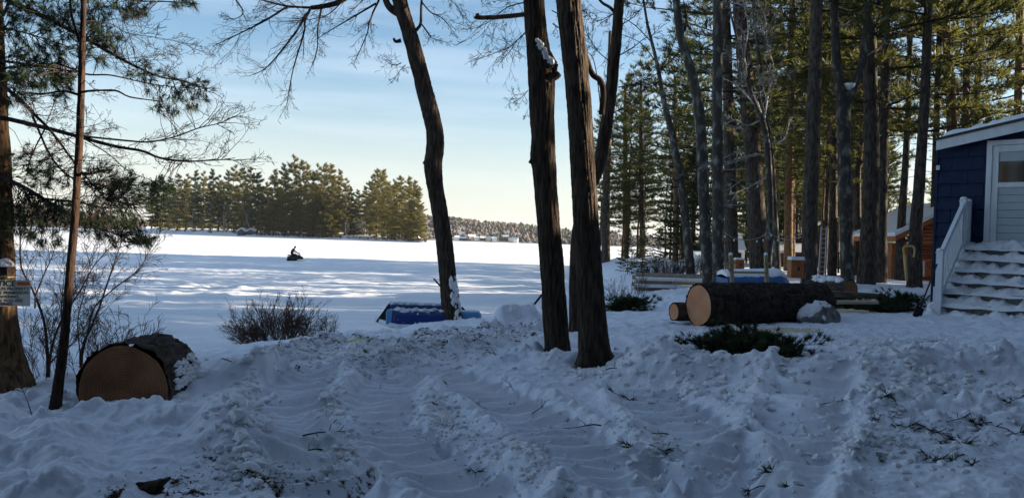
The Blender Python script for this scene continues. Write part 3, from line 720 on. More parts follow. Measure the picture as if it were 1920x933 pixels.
def twiggy(t, Y, lines, m=TWIG, seed=3, depth=2, dens=.8, kl=.3, droop=.12, r0=.016, jit=.12, rmin=.0028):
    random.seed(seed); sg = []
    for pts, r in lines:
        ctl = [P(a, b, Y + (random.gauss(0, .35) if i else 0)) - t.location for i, (a, b) in enumerate(pts)]
        q = smooth_path(ctl, 7); polyline(sg, q, r, max(r * .25, rmin)); tot = sum((b - a).length for a, b in zip(q[:-1], q[1:]))
        for i in range(2, len(q) - 1):
            if random.random() < dens:
                f = i / len(q)
                for _ in range(random.choice((1, 1, 2))):
                    d = vjit((q[i] - q[i - 1]).normalized(), .42)
                    grow(sg, q[i], d, tot * random.uniform(.5, 1.15) * kl * (1.15 - .6 * f), max(r * .30 * (1 - .5 * f), rmin), depth, jit, droop, 1, .60, .60, rmin, 6)
        grow(sg, q[-1], q[-1] - q[-2], tot * kl * .5, max(r * .25, rmin), depth, jit, droop, 1, .6, .6, rmin, 6)
    mb = MB(); mb.segs(sg, 4 if m is not TWIG else 3); return mb.build('crown', m, t)

# curved oak by the boat
rows = [(849, 602, 40), (845, 570, 34), (840, 520, 32), (834, 460, 31), (825, 400, 30), (816, 350, 30), (812, 310, 33), (815, 285, 33), (816, 255, 32), (808, 215, 31), (795, 165, 30), (781, 110, 29), (768, 65, 28), (756, 25, 27), (747, -10, 26)]
oak, op, orr = big_trunk('oak_tree', rows, 17.5, 'crooked oak bending left beside the blue boat, snow plastered on its foot', BARK, 21, .022, 5, detail=.05, sides=56)
mb = MB(); c = P(800, 305, 17.4) - oak.location; mb.tube([c + Vector((-.06, 0, -.05)), c, c + Vector((.2, .05, .02))], [.05, .11, .14], 12, disp=lambda th, i: .02 * perlin(np.cos(th) * 2, np.sin(th) * 2 + i, 4)); mb.build('knot', BARK, oak, True)
random.seed(31)
limb_on(oak, [(756, 30), (735, 18), (724, 2), (712, -40)], 17.5, 16, 10)
limb_on(oak, [(752, 76), (742, 78), (738, 72)], 17.5, 8, 4, name='branch_stub')
limb_on(oak, [(770, 66), (783, 54), (789, 42), (790, 10), (794, -30)], 17.5, 7, 4)
limb_on(oak, [(712, -40), (670, -18), (633, 5), (606, 12), (583, 15)], 17.5, 13, 8)
mb = MB(); rp = RNG.uniform(0, 1, (46, 3)); 
for k in range(46):                         # snow plastered on the right side of the foot
    z = rp[k, 0] ** 1.6 * 1.1; an = -0.75 + 1.1 * (rp[k, 1] - .5); i = int(min(len(op) - 1, (z + .35) / .05))
    c = op[i] + Vector((math.cos(an), math.sin(an), 0)) * orr[i] * 1.0; s = .03 + .05 * rp[k, 2]
    mb.tube([c + Vector((0, 0, -s)), c, c + Vector((0, 0, s * 1.2))], [s * .4, s * .75, s * .2], 6)
mb.build('snow_patch', SNOWP, oak, True, kind='stuff')
twiggy(oak, 17.5, [
    ([(583, 15), (539, 12), (500, 3), (460, -10)], .034), ([(583, 15), (573, 37), (569, 64), (549, 132), (539, 190)], .036), ([(576, 24), (549, 68), (502, 125), (470, 142)], .034),
    ([(539, 12), (488, 44), (427, 74), (405, 84)], .03), ([(603, 14), (596, 51), (595, 91), (584, 125)], .028), ([(711, 0), (694, 37), (688, 64), (667, 112)], .03),
    ([(705, 7), (654, 37), (605, 66)], .03), ([(789, 44), (803, 62), (812, 72), (840, 80)], .022), ([(791, 5), (806, 22), (830, 35), (850, 60)], .022), ([(752, 118), (738, 122), (716, 110)], .016), ([(760, 122), (748, 135), (738, 150)], .012),
    ([(790, 0), (820, -10), (850, 5), (868, 30)], .02), ([(660, -20), (620, 0), (560, -5), (500, 18)], .022), ([(700, -30), (680, 0), (660, 20)], .02), ([(640, 5), (610, 30), (560, 40)], .018), ([(800, 160), (808, 168), (812, 185)], .009), ([(420, -25), (455, 20), (440, 36), (424, 30)], .02)],
    seed=5, kl=.34, dens=.7)
# pair of oaks in the middle
rows = [(1046, 672, 54), (1045, 645, 48), (1041, 600, 46), (1035, 500, 44), (1027, 400, 42), (1021, 320, 44), (1018, 295, 47), (1018, 260, 44), (1016, 200, 46), (1015, 150, 50), (1011, 110, 45), (1005, 60, 40), (1001, 0, 38), (998, -30, 37)]
oakl, p4, r4 = big_trunk('oak_tree', rows, 10.4, 'left of two straight middle oaks, with a sawn off branch near the top', BARK, 22, .014, 4)
random.seed(32)
limb_on(oakl, [(985, 27), (960, 30), (925, 33), (896, 33), (891, 31)], 10.4, 9, 8, BARKR)
limb_on(oakl, [(896, 33), (895, 26)], 10.4, 8, 7, BARKR, name='branch_stub')
limb_on(oakl, [(1030, 150), (1044, 142), (1049, 138)], 10.3, 16, 11, name='branch_stub'); limb_on(oakl, [(1040, 140), (1041, 128), (1043, 120)], 10.35, 10, 8, name='branch_stub')
limb_on(oakl, [(1006, 303), (997, 302), (993, 300)], 10.35, 14, 10, name='knot')
limb_on(oakl, [(1006, 88), (1022, 104), (1036, 124)], 10.28, 30, 22, name='burl')
mb = MB(); random.seed(44)
for k in range(26):
    f = random.random(); q = P(1006 + 28 * f + random.gauss(0, 2.5), 74 + 42 * f + random.gauss(0, 3), 10.2 - .03 * random.random()) - oakl.location; r = random.uniform(.012, .034); blob(mb, r * 1.1, r, r * 1.4, k, .3, 8, q)
mb.build('snow_patch', SNOWP, oakl, True, kind='stuff')
twiggy(oakl, 10.4, [([(985, 62), (965, 80), (948, 92), (900, 110)], .012), ([(984, 5), (950, 15), (910, 45), (885, 55)], .012), ([(984, -10), (940, 0), (900, -5)], .012), ([(990, 170), (975, 184), (955, 184)], .007), ([(1035, 20), (1060, 30), (1090, 20)], .010), ([(1036, 45), (1060, 60), (1085, 80)], .009), ([(990, 205), (982, 222)], .004)], seed=6, kl=.35, droop=.1, rmin=.0022)
rows = [(1112, 700, 78), (1115, 670, 64), (1113, 640, 58), (1110, 600, 53), (1104, 500, 48), (1098, 400, 46), (1092, 300, 45), (1086, 200, 45), (1080, 130, 46), (1072, 60, 45), (1066, 0, 45), (1064, -30, 44)]
oakr, p5, r5 = big_trunk('oak_tree', rows, 9.6, 'right hand and thicker of the two straight oak trunks in the middle', BARK, 23, .015, 4, sides=96)
random.seed(33)
limb_on(oakr, [(1086, 700), (1094, 685), (1100, 660)], 9.4, 26, 30, name='root')
limb_on(oakr, [(1146, 672), (1134, 655), (1124, 630)], 9.5, 16, 22, name='root')
limb_on(oakr, [(1090, 70), (1097, 100), (1110, 138), (1126, 152), (1131, 178), (1128, 215)], 9.75, 10, 12)
rows = [(1082, 598, 30), (1080, 560, 26), (1080, 500, 24), (1083, 440, 23), (1092, 390, 22), (1109, 345, 22), (1122, 310, 24), (1134, 250, 23), (1143, 190, 22), (1150, 130, 21), (1157, 60, 19), (1161, 0, 18), (1163, -30, 17)]
oakb, pb_, rb_ = big_trunk('oak_tree', rows, 13.5, 'leaning trunk rising behind the thicker middle oak and emerging to its right', BARK, 24, .012, 4, detail=.05, sides=40)
random.seed(34)
limb_on(oakb, [(1155, 25), (1143, 14), (1130, 6), (1115, -10)], 13.5, 7, 4)
twiggy(oakb, 13.5, [([(1128, 215), (1115, 120), (1100, 95), (1085, 70)], .012), ([(1150, 110), (1185, 90), (1215, 70), (1250, 75)], .014), ([(1158, 50), (1190, 30), (1225, -10)], .014), ([(1146, 165), (1180, 160), (1210, 150)], .012), ([(1150, 120), (1120, 95), (1100, 60), (1096, 25)], .012), ([(1140, 215), (1190, 190), (1225, 140)], .01), ([(1160, 20), (1120, 40), (1095, 20)], .01)], seed=8, kl=.34, droop=0, rmin=.003)

# ------------------------------------------------------------------ left edge: pine with sign, thin tree, saplings
rows = [(-6, 696, 104), (-9, 660, 88), (-11, 620, 80), (-14, 560, 76), (-16, 500, 74), (-19, 400, 74), (-22, 300, 72), (-26, 200, 68), (-30, 100, 66), (-34, 0, 64), (-36, -40, 62)]
pine, p1, r1 = big_trunk('pine_tree', rows, 9.4, 'large pine at the left edge carrying the notice sign and long boughs', BARKR, 25, .017, 5, sides=90, kth=12)
BR = [  # boughs (px polyline, start and end radius, depth step)
    ([(-10, -30), (15, 0), (64, 23), (108, 45), (154, 69), (206, 99), (257, 126), (300, 144), (343, 152), (388, 168)], .034, .006, .0),
    ([(-8, 112), (8, 115), (51, 121), (100, 128), (150, 136)], .022, .008, -.05), ([(-10, 130), (100, 120), (160, 139), (206, 141), (257, 152), (300, 160), (345, 165)], .014, .004, .03),
    ([(-10, 150), (0, 158), (30, 180), (64, 214), (94, 244), (125, 285), (160, 330), (200, 375)], .026, .008, -.05),
    ([(-10, 222), (13, 223), (86, 240), (150, 257), (214, 274), (266, 283), (300, 296), (343, 302), (407, 300), (441, 296)], .032, .004, .0),
    ([(150, 255), (240, 264), (279, 266), (326, 257), (373, 240), (411, 231), (446, 216)], .013, .004, .0),
    ([(-8, 325), (16, 337), (54, 356), (99, 383), (134, 404), (170, 420), (225, 442)], .032, .008, -.03), ([(80, 372), (150, 380), (200, 390), (250, 385)], .014, .005, .05), ([(85, 240), (60, 290), (50, 330)], .010, .004, 0), ([(60, 215), (100, 300), (150, 340), (230, 350)], .014, .005, .06),
    ([(-10, 10), (20, -10), (120, -20), (240, 0), (330, 4), (370, 8)], .014, .005, .05), ([(-8, 50), (40, 60), (90, 75), (150, 95)], .012, .004, .05), ([(150, 255), (205, 290), (240, 320), (290, 340)], .008, .003, .03), ([(5, 30), (15, 10), (25, -10)], .02, .02, 0)]
random.seed(9); paths = []
for pts, a, b, dy in BR:
    q = smooth_path([P(x, y, 9.4 + dy * i - .1) - pine.location for i, (x, y) in enumerate(pts)], 7); n = len(q)
    mb = MB(); mb.tube(q, [a + (b - a) * i / (n - 1) for i in range(n)], 7, disp=lambda th, i: .08 * a * perlin(np.cos(th) * 2, np.sin(th) * 2 + i * .7, 3)); mb.build('bough', BARKP, pine, True); paths.append(q)
# sprays of needles: (centre px, radii px, count)
SPR = [((70, 22), (70, 26), 46), ((125, 60), (60, 28), 40), ((180, 25), (60, 26), 34), ((75, 100), (62, 20), 46), ((60, 142), (60, 20), 64), ((120, 150), (28, 16), 20), ((190, 70), (36, 26), 20), ((215, 85), (20, 16), 8), ((270, 130), (36, 16), 12), ((310, 165), (42, 22), 14), ((365, 170), (36, 26), 17), ((330, 195), (38, 14), 9), ((300, 200), (24, 14), 5),
       ((255, 20), (28, 10), 12), ((340, 8), (24, 9), 10), ((240, 18), (18, 14), 8), ((45, 180), (36, 12), 14), ((110, 180), (20, 8), 6), ((60, 300), (48, 30), 26), ((90, 335), (50, 22), 22), ((200, 335), (44, 26), 34), ((240, 360), (52, 24), 40), ((190, 385), (60, 22), 26), ((90, 390), (70, 22), 36), ((50, 420), (40, 20), 22), ((215, 410), (56, 20), 24), ((230, 440), (46, 20), 24), ((160, 425), (36, 14), 18), ((262, 448), (20, 10), 12), ((120, 405), (50, 14), 20), ((285, 380), (30, 16), 8), ((80, 440), (40, 14), 14), ((25, 60), (26, 30), 16), ((300, 345), (30, 12), 12), ((170, 110), (30, 12), 10), ((15, 390), (24, 24), 12)]
tp, td, sg = [], [], []
for (cx, cy), (rx, ry), n in SPR:
    for _ in range(int(n * 1.6)):
        a, r = random.uniform(0, 6.283), math.sqrt(random.random())
        e = P(cx + rx * r * math.cos(a), cy + ry * r * math.sin(a), 9.3 + random.gauss(0, .35)) - pine.location
        best = None
        for q in paths[:10] + paths[10:13]:
            for v in q[3:]:
                d = (v - e).length + (0.35 if v.z < e.z - .4 else 0)
                if best is None or d < best[0]: best = (d, v)
        v = best[1]; mid = (v + e) / 2 + Vector((random.gauss(0, .03), random.gauss(0, .05), random.gauss(.03, .04)))
        sg.append((v, mid, .005, .004)); sg.append((mid, e, .004, .0025))
        dr = (e - mid).normalized(); dr = (dr + Vector((.25, 0, .1))).normalized(); tp.append(e + dr * .05); td.append(dr)
mb = MB(); mb.tufts([list(v) for v in tp], [list(v) for v in td], 32, .135, .0052, .5, 0); mb.segs(sg, 3, 1)
random.seed(19); dead = []
for q, k in ((paths[4], 26), (paths[5], 14), (paths[0], 22), (paths[3], 18), (paths[6], 16), (paths[9], 14), (paths[7], 10)):
    for _ in range(k):
        i = random.randrange(6, len(q) - 1); d = vjit((q[i + 1] - q[i]).normalized() + Vector((0, 0, random.choice((.5, .25, -.5)))), .4)
        grow(dead, q[i], d, random.uniform(.18, .6), .006, 2, .2, -.1, 2, .6, .55, .0018)
mb.segs(dead, 3, 1); mb.build('crown', [NEEDLED, TWIG], pine)
# thin tree
rows = [(106, 746, 24), (112, 700, 21), (120, 640, 19), (127, 560, 17), (134, 480, 17), (141, 400, 16), (145, 330, 16), (149, 260, 15), (152, 180, 15), (154, 100, 13), (156, 40, 12), (157, -20, 11)]
rows = [(a, b, w * .84) for a, b, w in rows]
thin, pt_, rt_ = big_trunk('sapling_tree', rows, 7.6, 'thin dark leaning tree between the left edge pine and the half buried log', BARKT, 26, .005, 3, detail=.05, sides=24)
random.seed(12)
limb_on(thin, [(152, 88), (146, 70), (138, 45), (133, 20), (131, -10)], 7.6, 5, 4)
limb_on(thin, [(148, 178), (120, 171), (77, 176), (40, 172)], 7.6, 5, 2); limb_on(thin, [(155, 176), (165, 171), (216, 170), (244, 182), (300, 190)], 7.6, 5, 2)
limb_on(thin, [(142, 322), (165, 326), (190, 320), (212, 318)], 7.6, 6, 3)
twiggy(thin, 7.6, [([(155, 40), (200, 42), (240, 62), (290, 70), (335, 78)], .007), ([(150, 240), (185, 232), (200, 222)], .004), ([(148, 250), (120, 262), (80, 265)], .005), ([(158, 150), (190, 175), (215, 168)], .004), ([(155, 100), (220, 110), (290, 104), (310, 98)], .005), ([(148, 215), (110, 200), (60, 205)], .004), ([(142, 300), (200, 300), (260, 285)], .004), ([(140, 370), (175, 385), (195, 395)], .004), ([(145, 255), (180, 245), (215, 240)], .004)], seed=21, kl=.28, droop=-.1, rmin=.0018, dens=.6)
# saplings and low brush on the bank
def sapling(lines, Y, label, name='sapling', m=TWIGR, seed=1, extra=0, gx=None):
    a, b = lines[0][0][0]; g = P(a, b, Y); g.z = H(g.x, g.y); random.seed(seed)
    t = tag(bpy.data.objects.new(name, None), label, 'sapling'); COL.objects.link(t); t.location = g
    for pts, w in lines:
        q = smooth_path([P(x, y, Y + .06 * i) - t.location for i, (x, y) in enumerate(pts)], 6); q.insert(0, q[0] - Vector((0, 0, .15))); n = len(q)
        mb = MB(); mb.tube(q, [max(w * (1 - .8 * i / n), .003) for i in range(n)], 6); mb.build('stem', m, t, True)
    sg = []
    for pts, w in lines:
        q = smooth_path([P(x, y, Y + .06 * i) - t.location for i, (x, y) in enumerate(pts)], 6)
        for i in range(6, len(q)):
            if random.random() < .8: grow(sg, q[i], vjit((q[i] - q[i - 1]).normalized(), .6), random.uniform(.2, .6), .0045, 2, .15, -.15, 2, .6, .55, .0018)
    mb = MB(); mb.segs(sg, 3); mb.build('twigs', m, t); return t
sapling([([(90, 684), (88, 650), (82, 600), (62, 545), (40, 500), (38, 440), (38, 405)], .022), ([(92, 684), (100, 640), (118, 595), (150, 545), (175, 500), (205, 465)], .018), ([(92, 684), (108, 665), (140, 640), (150, 610)], .012), ([(66, 555), (80, 520), (98, 480), (105, 450)], .010)], 9.6, 'two stemmed bare sapling growing right beside the foot of the left edge pine', seed=3)
sapling([([(152, 668), (158, 640), (172, 610), (188, 570), (205, 520), (222, 470), (229, 450)], .02), ([(154, 666), (165, 620), (178, 575), (215, 540), (260, 505), (280, 470), (300, 440)], .014), ([(150, 660), (146, 600), (160, 540), (168, 490)], .010)], 10.2, 'bare reddish sapling leaning right behind the half buried log', seed=4)
sapling([([(116, 640), (115, 590), (118, 540), (122, 500)], .012), ([(116, 640), (130, 600), (135, 570)], .010)], 10.4, 'short straight sapling seen just behind the thin dark tree', seed=6)
def shrub(name, cxs, Y, ht, n, label, m, seed, spread=.7, r=.006, depth=2, sink=.05, lean=0.0):
    random.seed(seed); (x0, x1), py = cxs
    c = P((x0 + x1) / 2, py, Y); c.z = H(c.x, c.y); t = thing(name, c, label, 'shrub'); sg = []
    wx = (x1 - x0) / 2 / F_PX * Y
    for k in range(n):
        u = random.uniform(-1, 1); p = Vector((u * wx, random.gauss(0, wx * .3), -sink)); p.z = H(c.x + p.x, c.y + p.y) - c.z - sink
        d = Vector((u * spread + random.gauss(lean, .22), random.gauss(0, .25), 1)); grow(sg, p, d, ht * random.uniform(.55, 1.1), r, depth, .09, -.05, 2, .42, .6, .0025)
    mb = MB(); mb.segs(sg, 3); mb.build('stems', m, t); return t
shrub('leafless_shrub', ((62, 250), 668), 10.3, .8, 46, 'thicket of thin reddish stems on the bank behind the half buried log', TWIGR, 5, .2, .0045)
shrub('leafless_shrub', ((472, 552), 650), 16.0, .88, 140, 'dense round bare shrub at the edge of the lake left of the boat', TWIGR, 6, .75, .007, lean=-.1)
shrub('leafless_shrub', ((560, 625), 622), 17.2, .75, 26, 'thinner bare shrub between the round shrub and the boat', TWIGR, 7, .25, .005)
shrub('leafless_shrub', ((1215, 1320), 508), 34, 1.0, 90, 'reddish brush behind the white benches', TWIGR, 8, .4, .012, 2)
shrub('leafless_shrub', ((1145, 1205), 548), 24, .8, 22, 'sparse thin stems in the snow left of the white benches', TWIGR, 14, .3, .005, 2)
shrub('leafless_shrub', ((1205, 1290), 512), 30, .9, 60, 'dark tangle of low branches on the snow mound behind the benches', TWIG, 15, .6, .012, 2)

# ------------------------------------------------------------------ sign and feeder on the pine
def text_part(txt, size, parent, loc, m, align='RIGHT', xs=1.0, bold=0.0):
    c = bpy.data.curves.new('lettering', 'FONT'); c.body = txt; c.size = size; c.align_x = align; c.extrude = .0006; c.offset = bold
    o = bpy.data.objects.new('tmp', c); COL.objects.link(o); bpy.context.view_layer.update()
    me = bpy.data.meshes.new_from_object(o.evaluated_get(bpy.context.evaluated_depsgraph_get())); bpy.data.objects.remove(o)
    me.materials.clear(); me.materials.append(m); me.name = 'lettering'
    q = bpy.data.objects.new('lettering', me); COL.objects.link(q); q.parent = parent; q.location = loc; q.rotation_euler = (math.pi / 2, 0, 0); q.scale = (xs, 1, 1); return q
c = P(-8, 549, 8.98); sgn = thing('notice_sign', c, 'cream NOTICE sign nailed to the left edge pine', 'sign', rz=.50); sgn.rotation_euler = (0, -.01 + ROLL * .3, .42)
RX = .345                                   # right edge of the board, local x
mb = MB(); mb.box((RX - .31, 0, 0), (.62, .006, .305)); mb.build('board', SIGNW, sgn)
mb = MB(); mb.box((RX - .075, -.005, .112), (.125, .003, .042)); mb.build('orange_bar', SIGNO, sgn)
text_part('NOTICE', .090, sgn, (RX - .150, -.005, .082), INK, xs=.95, bold=.002)
for k, tx in enumerate(('PRIVATE PROPERTY', 'HAVE PERMISSION', 'BEFORE ENTERING,', 'OTHERWISE YOU ARE')):
    text_part(tx, .049, sgn, (RX - (.018, .022, .105, .075)[k], -.005, .034 - .046 * k), INK, xs=.92, bold=.0006)
text_part('TRESPASSING!', .046, sgn, (RX - .180, -.005, -.142), INK, bold=.0014)
c = P(9, 512, 8.95); fdr = thing('bird_feeder', c, 'small dark bird feeder capped with snow above the notice sign', 'bird feeder')
mb = MB(); mb.box((0, 0, .03), (.12, .10, .10)); mb.build('body', BROWNW, fdr); mb = MB(); mb.box((0, -.01, -.04), (.17, .14, .015)); mb.build('tray', LUMBER, fdr)
mb = MB(); mb.box((0, -.052, .03), (.07, .006, .07)); mb.build('window', DARK, fdr)
mb = MB(); mb.tube([(0, 0, .08), (0, 0, .10), (0, 0, .135), (.005, 0, .165), (0, 0, .175)], [.09, .10, .08, .04, .008], 12); mb.build('snow_cap', SNOWP, fdr, True)
mb = MB(); mb.tube([(.09, .0, .03), (.15, -.01, .045)], .006, 6); mb.build('perch', SIGNO, fdr)

# ------------------------------------------------------------------ logs
def log(name, face, axis, r, L, label, bark, end, seed, amp=.02, rz=0, plates=(3.0, 9), snow=None):
    axis = Vector(axis).normalized(); t = thing(name, face, label, 'log'); t.rotation_mode = 'QUATERNION'; t.rotation_quaternion = axis.to_track_quat('Z', 'Y')
    n = max(24, int(L / .022)); path = [Vector((0, 0, L * i / n)) for i in range(n + 1)]; sd = seed
    def dsp(th, i):
        z = L * i / n; x, y = np.cos(th), np.sin(th)
        w = .7 * perlin(x * 3 + 4, y * 3 + z * plates[0], sd + 2)
        u = th / 6.2832 * 2 * plates[1] + w; a = np.abs(perlin(u, z * plates[0] + 0 * th, sd)); b = np.abs(perlin(u - 2 * plates[1], z * plates[0] + 0 * th, sd)); s = sstep(.85, 1, th / 6.2832)
        return amp * (np.minimum((a * (1 - s) + b * s) * 2.4, 1) - .5) + amp * .5 * perlin(x * 14, y * 14 + z * 16, sd + 5) + .035 * r * perlin(x * 1.3 + 2, y * 1.3 + z, sd + 7)
    mb = MB(); mb.tube(path, r, 110, cap=False, disp=dsp); mb.build('bark', bark, t, True)
    th = np.arange(110) * 2 * np.pi / 110
    for z, nm in ((.004, 'end_face'), (L - .004, 'end_face')):
        rr = r - amp * 1.1 + .035 * r * perlin(np.cos(th) * 1.3 + 2, np.sin(th) * 1.3 + z, sd + 7)
        vs = [(0, 0, z)]; fs = []; K = 12
        for k in range(1, K + 1):
            for j in range(110): vs.append((math.cos(th[j]) * rr[j] * k / K, math.sin(th[j]) * rr[j] * k / K, z + .003 * math.sin(40 * math.sin(th[j]) * k / K + k)))
        mb = MB(); tri = np.array([[0, 1 + (j + 1) % 110, 1 + j] for j in range(110)]); q = np.array([[1 + (k - 1) * 110 + j, 1 + (k - 1) * 110 + (j + 1) % 110, 1 + k * 110 + (j + 1) % 110, 1 + k * 110 + j] for k in range(1, K) for j in range(110)])
        mb.add(vs, tri); mb.f.append((q, 0)); mb.build(nm, end, t, True)
    return t
c = P(231, 731, 7.75)
lg = log('cut_log', c, (-.02, 1, .0), .475, .80, 'short fat log lying half buried behind the left snow bank, brown end facing the camera', BARKP, ENDL, 51, .028, plates=(5, 10))
mb = MB(); rp = RNG.uniform(0, 1, (260, 3))  # snow stuck to the right flank
for k in range(260):
    z = .15 + .63 * rp[k, 0]; an = -.05 + .50 * rp[k, 1] ** 1.4 + .25 * z; s = .008 + .022 * rp[k, 2] ** 2
    v = Vector((-math.cos(an), math.sin(an), 0))
    mb.tube([v * .47 + Vector((0, 0, z - s * 2.2)), v * .488 + Vector((0, 0, z)), v * .46 + Vector((0, 0, z + s * 2.2))], [s * .3, s * .8, s * .3], 6)
mb.build('snow_patch', SNOWP, lg, True, kind='stuff')
g = ground(1309, 612); c = P(1309, 572, 13.9); bl = log('felled_log', c, (.92, .38, .008), 0.395, 2.85, 'long thick dark log with a pale cut end before the lumber frame', mat('dark_log_bark', (0.018, 0.014, 0.012), .95, (0.065, 0.050, 0.040), (9, 9, 14), 6, bump=1.0, bscale=(16, 16, 24), spec=.1), ENDR, 52, .03, plates=(1.6, 11))
c = P(1263, 584, 14.3); log('cut_log', c, (.93, .36, 0), .165, .62, 'small cut log tucked against the left end of the long thick log', BARKP, ENDR, 53, .015, plates=(3, 6))
c = P(1594, 552, 19.0); lg3 = log('cut_log', c, (-.62, .785, .02), .38, 1.0, 'orange ended log capped with snow lying behind the plank and the long log', BARKP, wood_end('rusty_end_grain', (.30, .14, .06), (.40, .20, .09), (.8, .7, .6)), 54, .02, plates=(3, 8))
g = lg3.location; mb = MB(); ax = Vector((-.62, .785, .02)).normalized(); sdv = Vector((.785, .62, 0))
for k in range(26):
    t_ = .15 + random.random() * .85; u = random.uniform(-.22, .2); s = random.uniform(.09, .16); b = ax * t_ + sdv * u * .9 + Vector((0, 0, math.sqrt(max(.38 ** 2 - u * u, 0)) - .02))
    mb.tube([b + Vector((0, 0, -.05)), b + Vector((0, 0, .03)), b + Vector((0, 0, .06))], [s, s * .8, s * .2], 8)
o = mb.build('snow_cap', SNOWP, None, True); o.parent = lg3; o.matrix_parent_inverse = (Matrix.Translation(lg3.location) @ lg3.rotation_quaternion.to_matrix().to_4x4()).inverted() @ Matrix.Translation(g)

# ------------------------------------------------------------------ blue house with steps
HA = math.radians(44)
hd, hn = Vector((math.cos(HA), -math.sin(HA), 0)), Vector((-math.sin(HA), -math.cos(HA), 0))   # along the wall, outwards
HC = P(1757, 300, 17.0); HC.z = 0
HZ = Vector((0, 0, 1))
def hp(t, s, z): return HC + hd * t + hn * s + HZ * z
house = thing('blue_house', (HC.x, HC.y, H(HC.x, HC.y)), 'navy blue shingled house with a white door at the right edge of the view', 'house')
HO = house.location
def part(mb, name, m, par=house, smooth=False, **k):
    o = mb.build(name, m, par, smooth, **k); o.matrix_parent_inverse = Matrix.Translation(-HO); return o
def hbox(mb, t0, t1, s0, s1, z0, z1, m=0): mb.box(hp((t0 + t1) / 2, (s0 + s1) / 2, (z0 + z1) / 2), (abs(t1 - t0), abs(s1 - s0), abs(z1 - z0)), (hd, hn, HZ), m)
EAVE, SLOPE, WID, LEN = P(1757, 266, 17.0).z, .19, 6.4, 9.0
mb = MB(); z1 = EAVE - .05                    # wall core with a gable top
def prism(mb, t0, t1, s0, s1, z0, f, m=0):
    tm = (t0 + t1) / 2; pr = [(t0, z0), (t1, z0), (t1, f(t1)), (tm, f(tm)), (t0, f(t0))]
    vs = [hp(t, s, z) for s in (s0, s1) for t, z in pr]
    mb.add([list(v) for v in vs], [[0, 1, 2, 3], [5, 8, 7, 6], [0, 5, 6, 1], [1, 6, 7, 2], [2, 7, 8, 3], [3, 8, 9, 4], [4, 9, 5, 0]], m); mb.add([list(vs[k]) for k in (0, 3, 4, 5, 9, 8)], [[0, 1, 2]], m); mb.add([list(vs[k]) for k in (5, 9, 8)], [[0, 1, 2]], m)
roofz = lambda t: EAVE + SLOPE * (t if t < WID / 2 else WID - t)
prism(mb, 0, WID, -LEN, -.03, 1.0, lambda t: roofz(t) - .06); part(mb, 'wall', BLUES)
DT0, DT1, DZ0, DZ1 = 1.06, 2.16, P(1862, 463, 16.26).z, P(1862, 273, 16.26).z
random.seed(3); shared = {}
c0 = 1.12; ch = .283; k = 0
while c0 + k * ch < EAVE + SLOPE * 2.4:      # shingle courses on the part of the wall in view
    z0 = c0 + k * ch; off = (k % 2) * .30 - .05; t = off - .55
    while t < 2.7:
        a, b = max(t, -.012), min(t + .60, 2.7); t += .61
        top = min(z0 + ch + .03, roofz(max(a, 0)) - .03)
        for aa, bb in (((a, min(b, DT0 - .10)), (max(a, DT1 + .1), b)) if z0 < DZ1 + .06 and z0 + ch > DZ0 - .1 else ((a, b),)):
            if bb - aa < .03 or top - z0 < .05: continue
            mb = MB(); lo = z0 + random.uniform(-.003, .003); nr = max(2, int((bb - aa) / .05)); vs = []; fs = []
            for q in range(nr):
                x0, x1 = aa + (bb - aa) * q / nr, aa + (bb - aa) * (q + 1) / nr - .006
                pro = .024 + random.uniform(0, .004); n0 = len(vs)
                vs += [list(hp(x0, -.03, lo)), list(hp(x1, -.03, lo)), list(hp(x0, pro, lo)), list(hp(x1, pro, lo)), list(hp(x0, -.012, top)), list(hp(x1, -.012, top))]
                fs += [[n0, n0 + 1, n0 + 3, n0 + 2], [n0 + 2, n0 + 3, n0 + 5, n0 + 4]]
            mb.add(vs, fs); part(mb, 'shingle', BLUES)
    k += 1
mb = MB(); hbox(mb, 2.72, WID, -.03, .012, 1.0, EAVE); part(mb, 'siding', BLUES)
mb = MB(); hbox(mb, -.02, .03, -.03, .03, 1.0, EAVE - .02); part(mb, 'corner_board', BLUES)
# roof, fascia, snow
mb = MB(); OV = .22
for sgn_ in (0, 1):
    for a, b in ((.0, WID / 2),) if sgn_ == 0 else ((WID / 2, WID + .28),):
        vs = [hp(t, s, roofz(t) + dz) for dz in (.0, .05) for s in (OV + .03, -LEN - .2) for t in (a, b)]
        mb.add([list(v) for v in vs], [[0, 1, 3, 2], [4, 6, 7, 5], [0, 4, 5, 1], [2, 3, 7, 6], [0, 2, 6, 4], [1, 5, 7, 3]])
roof = part(mb, 'roof', GREYROOF)
mb = MB()
for a, b in ((.03, WID / 2), (WID / 2, WID + .25)):
    vs = [hp(t, s, roofz(t) + dz) for dz in (-.215, -.004) for s in (OV, OV - .03) for t in (a, b)]
    mb.add([list(v) for v in vs], [[0, 1, 3, 2], [4, 6, 7, 5], [0, 4, 5, 1], [2, 3, 7, 6], [0, 2, 6, 4], [1, 5, 7, 3]])
part(mb, 'fascia', WHITEP)
mb = MB()
for a, b in ((.06, WID / 2),):
    vs = [hp(t, s, roofz(t) + dz) for dz in (-.06, -.03) for s in (OV - .035, -.03) for t in (a, b)]
    mb.add([list(v) for v in vs], [[0, 1, 3, 2], [4, 6, 7, 5], [0, 4, 5, 1], [2, 3, 7, 6], [0, 2, 6, 4], [1, 5, 7, 3]])
part(mb, 'soffit', WHITEP)
nt, ns = 90, 60; T, SS = np.meshgrid(np.linspace(.02, WID / 2, nt), np.linspace(OV - .02, -6, ns) , indexing='ij')
